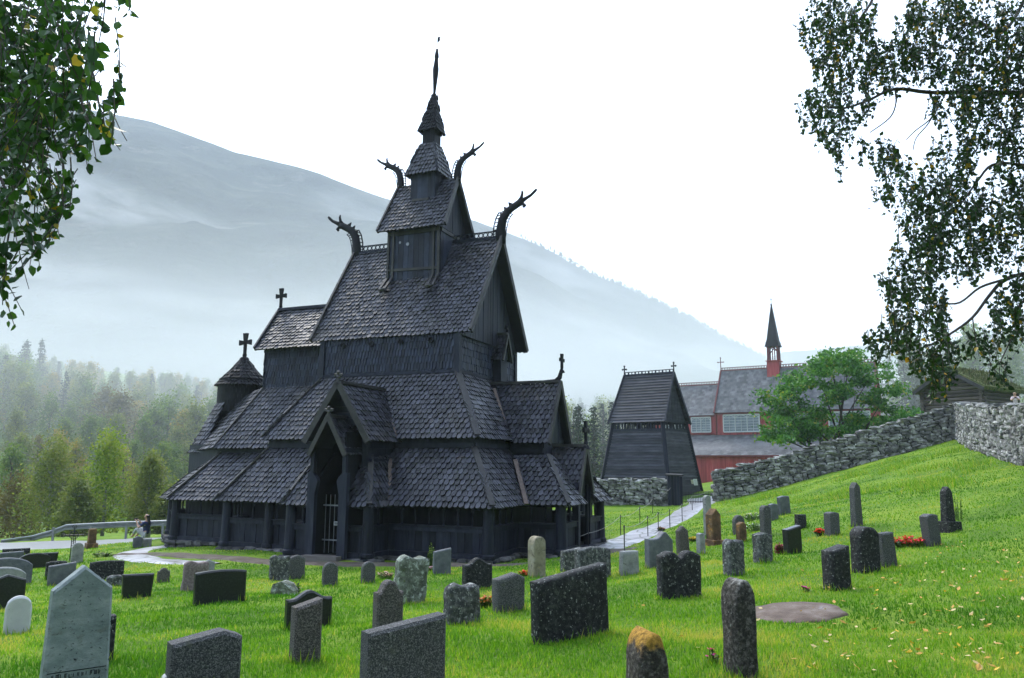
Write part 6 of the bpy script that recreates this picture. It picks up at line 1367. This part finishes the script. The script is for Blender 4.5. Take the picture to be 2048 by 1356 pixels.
LL = [(40, 40, 80, 70, 4, 1), (120, 30, 70, 50, 3.9, .8), (30, 140, 70, 70, 3.9, 1.1), (110, 130, 60, 60, 3.8, .8), (165, 95, 30, 50, 3.7, .8), (180, 160, 22, 50, 3.6, .9), (60, 220, 80, 60, 3.8, 1.2), (150, 200, 40, 40, 3.7, .9), (195, 235, 26, 36, 3.6, .9), (30, 300, 60, 60, 3.7, 1.1), (110, 280, 50, 40, 3.7, 1), (170, 280, 28, 36, 3.6, .9), (60, 370, 60, 50, 3.6, .9), (120, 400, 32, 40, 3.6, .9), (95, 440, 26, 40, 3.5, .8), (60, 480, 24, 36, 3.5, .8), (140, 350, 20, 30, 3.6, .6),
 (12, 440, 24, 60, 3.5, .9), (8, 520, 18, 40, 3.5, .8), (8, 595, 8, 30, 3.4, .6), (205, 20, 18, 30, 3.6, .8), (255, 10, 14, 14, 3.6, .5), (232, 120, 8, 40, 3.5, .35), (225, 240, 14, 26, 3.5, .3), (70, 500, 10, 24, 3.5, .6)]
LL += [(-60 - 110 * (i % 3), 20 + 110 * (i // 3), 70, 70, 4.2, .8) for i in range(15)]
limbsB = [([tB[2]] + PX((-120, -60, 4.3), (-20, 20, 4.1), (60, 30, 3.9), (130, 60, 3.8), (180, 130, 3.7), (200, 220, 3.6)), .03, .004), ([tB[2]] + PX((-100, 120, 4.2), (0, 150, 4), (60, 210, 3.8), (120, 300, 3.7), (125, 400, 3.6)), .026, .003), ([tB[1]] + PX((-80, 300, 4), (-10, 340, 3.8), (20, 420, 3.6), (10, 520, 3.5), (5, 610, 3.4)), .02, .002), (PX((195, 205, 3.6), (225, 230, 3.55), (240, 258, 3.5), (254, 282, 3.5)), .005, .002), ([tB[3]] + PX((0, -80, 4.1), (120, -40, 3.8), (200, -10, 3.7), (250, 5, 3.6)), .02, .003), (PX((20, 420, 3.6), (45, 530, 3.5), (58, 578, 3.45)), .005, .0015)]
lobed_birch('birch branch hanging into the upper left corner with large dark leaves', tB, limbsB, LL, .050, 2.8, 6, 'birch_fresh')
# rowan behind the wall
rw = at(1665, 905, 56); rz0 = H(rw.x, 56); ro = thing('rowan_tree', 'bushy green rowan tree with several stems behind the stone wall', 'tree', (rw.x, 56, rz0)); mb = MB(); rs_ = random.Random(4)
RW = [(1560, 800, 38, 26), (1545, 840, 30, 24), (1590, 770, 40, 26), (1600, 820, 46, 28), (1640, 750, 44, 26), (1690, 735, 46, 26), (1740, 745, 40, 26), (1650, 790, 50, 28), (1710, 780, 52, 28), (1765, 790, 40, 28), (1790, 825, 34, 28), (1740, 830, 46, 28), (1670, 840, 50, 26), (1590, 860, 36, 18), (1720, 865, 40, 20), (1780, 860, 34, 22), (1630, 865, 34, 20), (1555, 870, 24, 14), (1660, 718, 24, 12), (1805, 845, 22, 20), (1700, 712, 14, 10)]
Cs = []; rsn = np.random.default_rng(9); ends = []
for (cx, cy, rx, ry) in RW:
    for _ in range(9):
        a, q = rsn.uniform(0, 6.28), math.sqrt(rsn.uniform(0, 1)); d = 56 + rsn.normal() * 1.5; c = np.array(at(cx + math.cos(a) * q * rx, cy + math.sin(a) * q * ry, d)); Cs.append(rsn.normal(size=(95, 3)) * np.array([.36, .36, .17]) + c)
    ends.append(at(cx, cy + ry * .4, 56 + rsn.normal() * .8))
C = np.concatenate(Cs); o0 = np.array([rw.x, 56, rz0]); fast_mesh('crown', leaf_cloud(C, .30, .5, .2, rsn) - o0, 4, M_F['rowan'], np.clip(rsn.normal(.45, .22, len(C)) + .2 * np.sin(C[:, 0] * 2 + C[:, 2] * 3), 0, 1), ro)
for i, e in enumerate(ends):
    st = Vector((rs_.uniform(-1.6, 1.6), rs_.uniform(-.4, .4), -.2)); e = e - Vector(o0); mb.tube([st, st.lerp(e, .35) + Vector((0, 0, .3)), st.lerp(e, .7) + Vector((0, 0, .2)), e], [.10, .075, .045, .015], 6)
mb.build('stems', M_BARK, ro).name = 'trunk'
# ---------------------------------------------------------------- grass blades on the turf (nobody could count them)
def seg_dist(x, y, pts):
    best = np.full(len(x), 1e9)
    for (ax, ay), (bx, by) in zip(pts[:-1], pts[1:]):
        dx, dy = bx - ax, by - ay; t = np.clip(((x - ax) * dx + (y - ay) * dy) / (dx * dx + dy * dy), 0, 1); best = np.minimum(best, np.hypot(x - ax - t * dx, y - ay - t * dy))
    return best
NG = 330000; gr = np.random.default_rng(3); d = 3.0 * (46 / 3.0) ** gr.uniform(0, 1, NG); az = gr.uniform(-.72, .76, NG); x, y = np.tan(az) * d, d
dx, dy = x - X0, y - Y0; u_, v_ = dx * math.cos(TH) - dy * math.sin(TH), dx * math.sin(TH) + dy * math.cos(TH)
ok = ~(((np.abs(u_) < 5.6) & (np.abs(v_) < 5.4)) | ((u_ < 0) & (u_ > -11) & (np.abs(v_) < 4.2)) | ((np.abs(u_) < 2) & (np.abs(v_) < 6.6)) | ((u_ > 0) & (u_ < 7) & (np.abs(v_) < 2.8)))
ok &= seg_dist(x, y, [(2.6, 27.6), (4, 30.2), (5.6, 33.4), (7.6, 37.6), (9.6, 43), (11.8, 49.3)]) > 1.0
fp = [(p.x, p.y) for p in [ground_hit(*q) for q in ((345, 1092), (300, 1098), (262, 1108), (285, 1117), (345, 1124), (420, 1130))]]; ok &= seg_dist(x, y, fp) > .55
gp_ = [(p.x, p.y) for p in [church_w(*q) for q in ((-8.6, -6.2), (-5.5, -6.6), (-2, -7.2), (.8, -7.2), (3, -6.4), (6, -6.1), (7.6, -4.2), (8.2, -1))]]; ok &= seg_dist(x, y, gp_) > .6 + .25 * gr.random(NG)
ok &= ~((y > 36.4) & (x < 2)); g_ = ground_hit(1594, 1229); ok &= ((x - g_.x) / .62) ** 2 + ((y - g_.y) / .6) ** 2 > 1
x, y, d = x[ok], y[ok], d[ok]; z = H_np(x, y); n = len(x)
tuft = .5 + .5 * np.sin(x * 5.1 + np.sin(y * 3.7) * 2) * np.sin(y * 4.3 + np.sin(x * 2.9) * 2)
h_ = (.022 + .026 * gr.random(n) + .026 * tuft ** 2) * (1 + .3 * (gr.random(n) < .08)); wd = .0028 + .00065 * d; a = gr.uniform(0, 6.283, n); ln = h_ * gr.uniform(.1, .8, n); b = gr.uniform(0, 6.283, n)
c = np.stack([x, y, z - .01], 1); s_ = np.stack([np.cos(a) * wd, np.sin(a) * wd, 0 * a], 1); tip = c + np.stack([np.cos(b) * ln, np.sin(b) * ln, h_ + .01], 1)
V = np.stack([c - s_, c + s_, tip], 1)
big = .5 + .5 * np.sin(x * .9 + np.sin(y * .7) * 1.5) * np.sin(y * .8 + np.sin(x * .5)); dry = .5 + .5 * np.sin(x * 1.7 + np.sin(y * 1.3 + 2) * 2.2) * np.sin(y * 1.9 + np.sin(x * 1.1) * 1.8); rnd = np.clip(gr.normal(.42, .2, n) + .45 * np.clip(dry - .72, 0, 1) / .28 + .85 * (big - .5) + .25 * (tuft - .5), 0, 1)
fr = []                                      # longer unmown blades and dry wisps round the foot of every stone
for (o, Wd, Ht, T_) in STONES.values():
    k = int(np.clip(700 / max(3, o.location.y), 25, 130)); t_ = gr.uniform(0, 1, k); sd2 = gr.integers(0, 4, k); ca, sa = math.cos(o.rotation_euler.z), math.sin(o.rotation_euler.z)
    lx = np.where(sd2 < 2, (t_ - .5) * Wd, np.where(sd2 == 2, -Wd / 2, Wd / 2)); ly = np.where(sd2 == 0, -T_ / 2, np.where(sd2 == 1, T_ / 2, (t_ - .5) * T_)); lx = lx * 1.04; ly = ly * 1.25 + gr.normal(size=k) * .02
    px_, py_ = o.location.x + lx * ca - ly * sa, o.location.y + lx * sa + ly * ca; hh_ = gr.uniform(.06, .17, k); ww = .003 + .0006 * o.location.y; aa = gr.uniform(0, 6.283, k); cc = np.stack([px_, py_, H_np(px_, py_) - .02], 1)
    ss = np.stack([np.cos(aa) * ww, np.sin(aa) * ww, 0 * aa], 1); tt = cc + np.stack([gr.normal(size=k) * .04, gr.normal(size=k) * .04, hh_], 1); fr.append(np.stack([cc - ss, cc + ss, tt], 1))
for _ in range(60):                          # rough tussocks on the bank below the wall corner
    cx_, cy_ = gr.uniform(12, 25), gr.uniform(24, 45)
    if cx_ > 12.5 + (cy_ - 20) * .52: continue
    k = 160; px_, py_ = cx_ + gr.normal(size=k) * .45, cy_ + gr.normal(size=k) * .35; hh_ = gr.uniform(.12, .34, k); ww = .012; aa = gr.uniform(0, 6.283, k); cc = np.stack([px_, py_, H_np(px_, py_) - .02], 1)
    ss = np.stack([np.cos(aa) * ww, np.sin(aa) * ww, 0 * aa], 1); tt = cc + np.stack([gr.normal(size=k) * .12 - .05, gr.normal(size=k) * .1, hh_], 1); fr.append(np.stack([cc - ss, cc + ss, tt], 1))
fr = np.concatenate(fr); V = np.concatenate([V, fr]); rnd = np.concatenate([rnd, np.clip(gr.normal(.6, .28, len(fr)), 0, 1)])
M_BLADE = leafmat('grass_blade', [(.045, .145, .010), (.115, .27, .014), (.24, .385, .03), (.46, .42, .09)], [0, .45, .8, 1], trans=.4, rough=.6)
tag(fast_mesh('grass', V, 3, M_BLADE, rnd), kind='stuff')
# ---------------------------------------------------------------- air: even haze over the valley, and low mist banks lying on the mountain
def vol_mat(name, dens, col, aniso=.2, noise_=None):
    m = bpy.data.materials.new(name); m.use_nodes = True; nt = m.node_tree
    for n_ in list(nt.nodes):
        if n_.type == 'BSDF_PRINCIPLED': nt.nodes.remove(n_)
    v = nt.nodes.new('ShaderNodeVolumePrincipled'); v.inputs['Color'].default_value = (*col, 1); v.inputs['Density'].default_value = dens; v.inputs['Anisotropy'].default_value = aniso
    nt.links.new(v.outputs[0], nt.nodes['Material Output'].inputs['Volume']); return m
mb = MB(); mb.box((0, 500, 215), (3600, 1400, 620)); hz_ = mb.build('haze', vol_mat('haze', .0003, (.80, .91, 1.0), .3)); tag(hz_, kind='stuff')

def mist_mat(dens, lo, hi, sc):
    m = vol_mat('low_mist', dens, (.97, .985, 1.0), .2); nt = m.node_tree; v = [q for q in nt.nodes if q.type == 'PRINCIPLED_VOLUME'][0]
    tc = nt.nodes.new('ShaderNodeTexCoord'); mp = nt.nodes.new('ShaderNodeMapping'); mp.inputs['Scale'].default_value = sc; nt.links.new(tc.outputs['Object'], mp.inputs['Vector'])
    f_ = _noise(nt, mp.outputs[0], 1.0, 4, .55, .6); mr = nt.nodes.new('ShaderNodeMapRange'); mr.inputs[1].default_value = lo; mr.inputs[2].default_value = hi; nt.links.new(f_, mr.inputs[0])
    ln = nt.nodes.new('ShaderNodeVectorMath'); ln.operation = 'LENGTH'; nt.links.new(tc.outputs['Object'], ln.inputs[0])
    fo = nt.nodes.new('ShaderNodeMapRange'); fo.interpolation_type = 'SMOOTHSTEP'; fo.inputs[1].default_value = 1; fo.inputs[2].default_value = .25; nt.links.new(ln.outputs['Value'], fo.inputs[0])
    a = nt.nodes.new('ShaderNodeMath'); a.operation = 'MULTIPLY'; nt.links.new(mr.outputs[0], a.inputs[0]); nt.links.new(fo.outputs[0], a.inputs[1])
    b = nt.nodes.new('ShaderNodeMath'); b.operation = 'MULTIPLY'; nt.links.new(a.outputs[0], b.inputs[0]); b.inputs[1].default_value = dens; nt.links.new(b.outputs[0], v.inputs['Density']); return m
def mist(c, size, rot, dens, lo, hi, sc):
    mb = MB(); mb.lathe((0, 0, 0), [(math.sin(math.pi * i / 12) + 1e-4, -math.cos(math.pi * i / 12)) for i in range(13)], 24)
    o = mb.build('mist_bank', mist_mat(dens, lo, hi, sc)); o.location = c; o.scale = size; o.rotation_euler = rot; tag(o, kind='stuff')
mist((-60, 215, 10), (520, 175, 56), (0, 0, 0), .012, .18, .68, (2.6, 1.2, 1.4))
mist((-270, 400, 55), (340, 110, 62), (0, R(8), 0), .026, .40, .62, (3.4, 1.3, 2.4))
mist((-330, 600, 180), (300, 110, 52), (0, R(22), 0), .012, .42, .62, (4.0, 1.6, 3.0))
mist((-150, 640, 120), (280, 110, 50), (0, R(20), 0), .011, .42, .64, (4.0, 1.6, 2.8))
mist((-40, 720, 200), (200, 90, 40), (0, R(18), 0), .007, .44, .64, (3.6, 1.5, 2.4))
mist((110, 560, 60), (280, 120, 45), (0, R(12), 0), .007, .40, .64, (3.0, 1.4, 2.0))
# ---------------------------------------------------------------- the wood along the mountain's skyline, far too many and small to count
mo = bpy.data.objects['mountain']; mv = np.empty(len(mo.data.vertices) * 3, np.float32); mo.data.vertices.foreach_get('co', mv); mv = mv.reshape(46, 260, 3); sk = np.random.default_rng(21); tri = []
for j in range(0, 259):
    p0 = mv[37, j]; p1 = mv[37, j + 1]; px_ = 1024 + p0[0] / p0[1] * F
    if px_ < 1040 or px_ > 1650: continue
    for _ in range(int(5 + 10 * min(1, (px_ - 1040) / 200))):
        t = sk.uniform(); p = p0 * (1 - t) + p1 * t + np.array([0, sk.uniform(-14, 6), 0]); h_ = sk.uniform(3, 7); q = h_ * sk.uniform(.16, .3); p[2] -= 2.5
        for k in range(3):
            z0 = p[2] + h_ * (.12 + .27 * k); w_ = q * (1 - .27 * k)
            for a_ in (0, 1.57): dxy = np.array([math.cos(a_) * w_, math.sin(a_) * w_, 0]); b_ = np.array([p[0] + sk.normal() * .4, p[1], z0]); tri.append((b_ - dxy, b_ + dxy, b_ + np.array([0, 0, h_ * .42])))
tag(fast_mesh('far_wood', np.array(tri), 3, M_F['spruce']), kind='stuff')
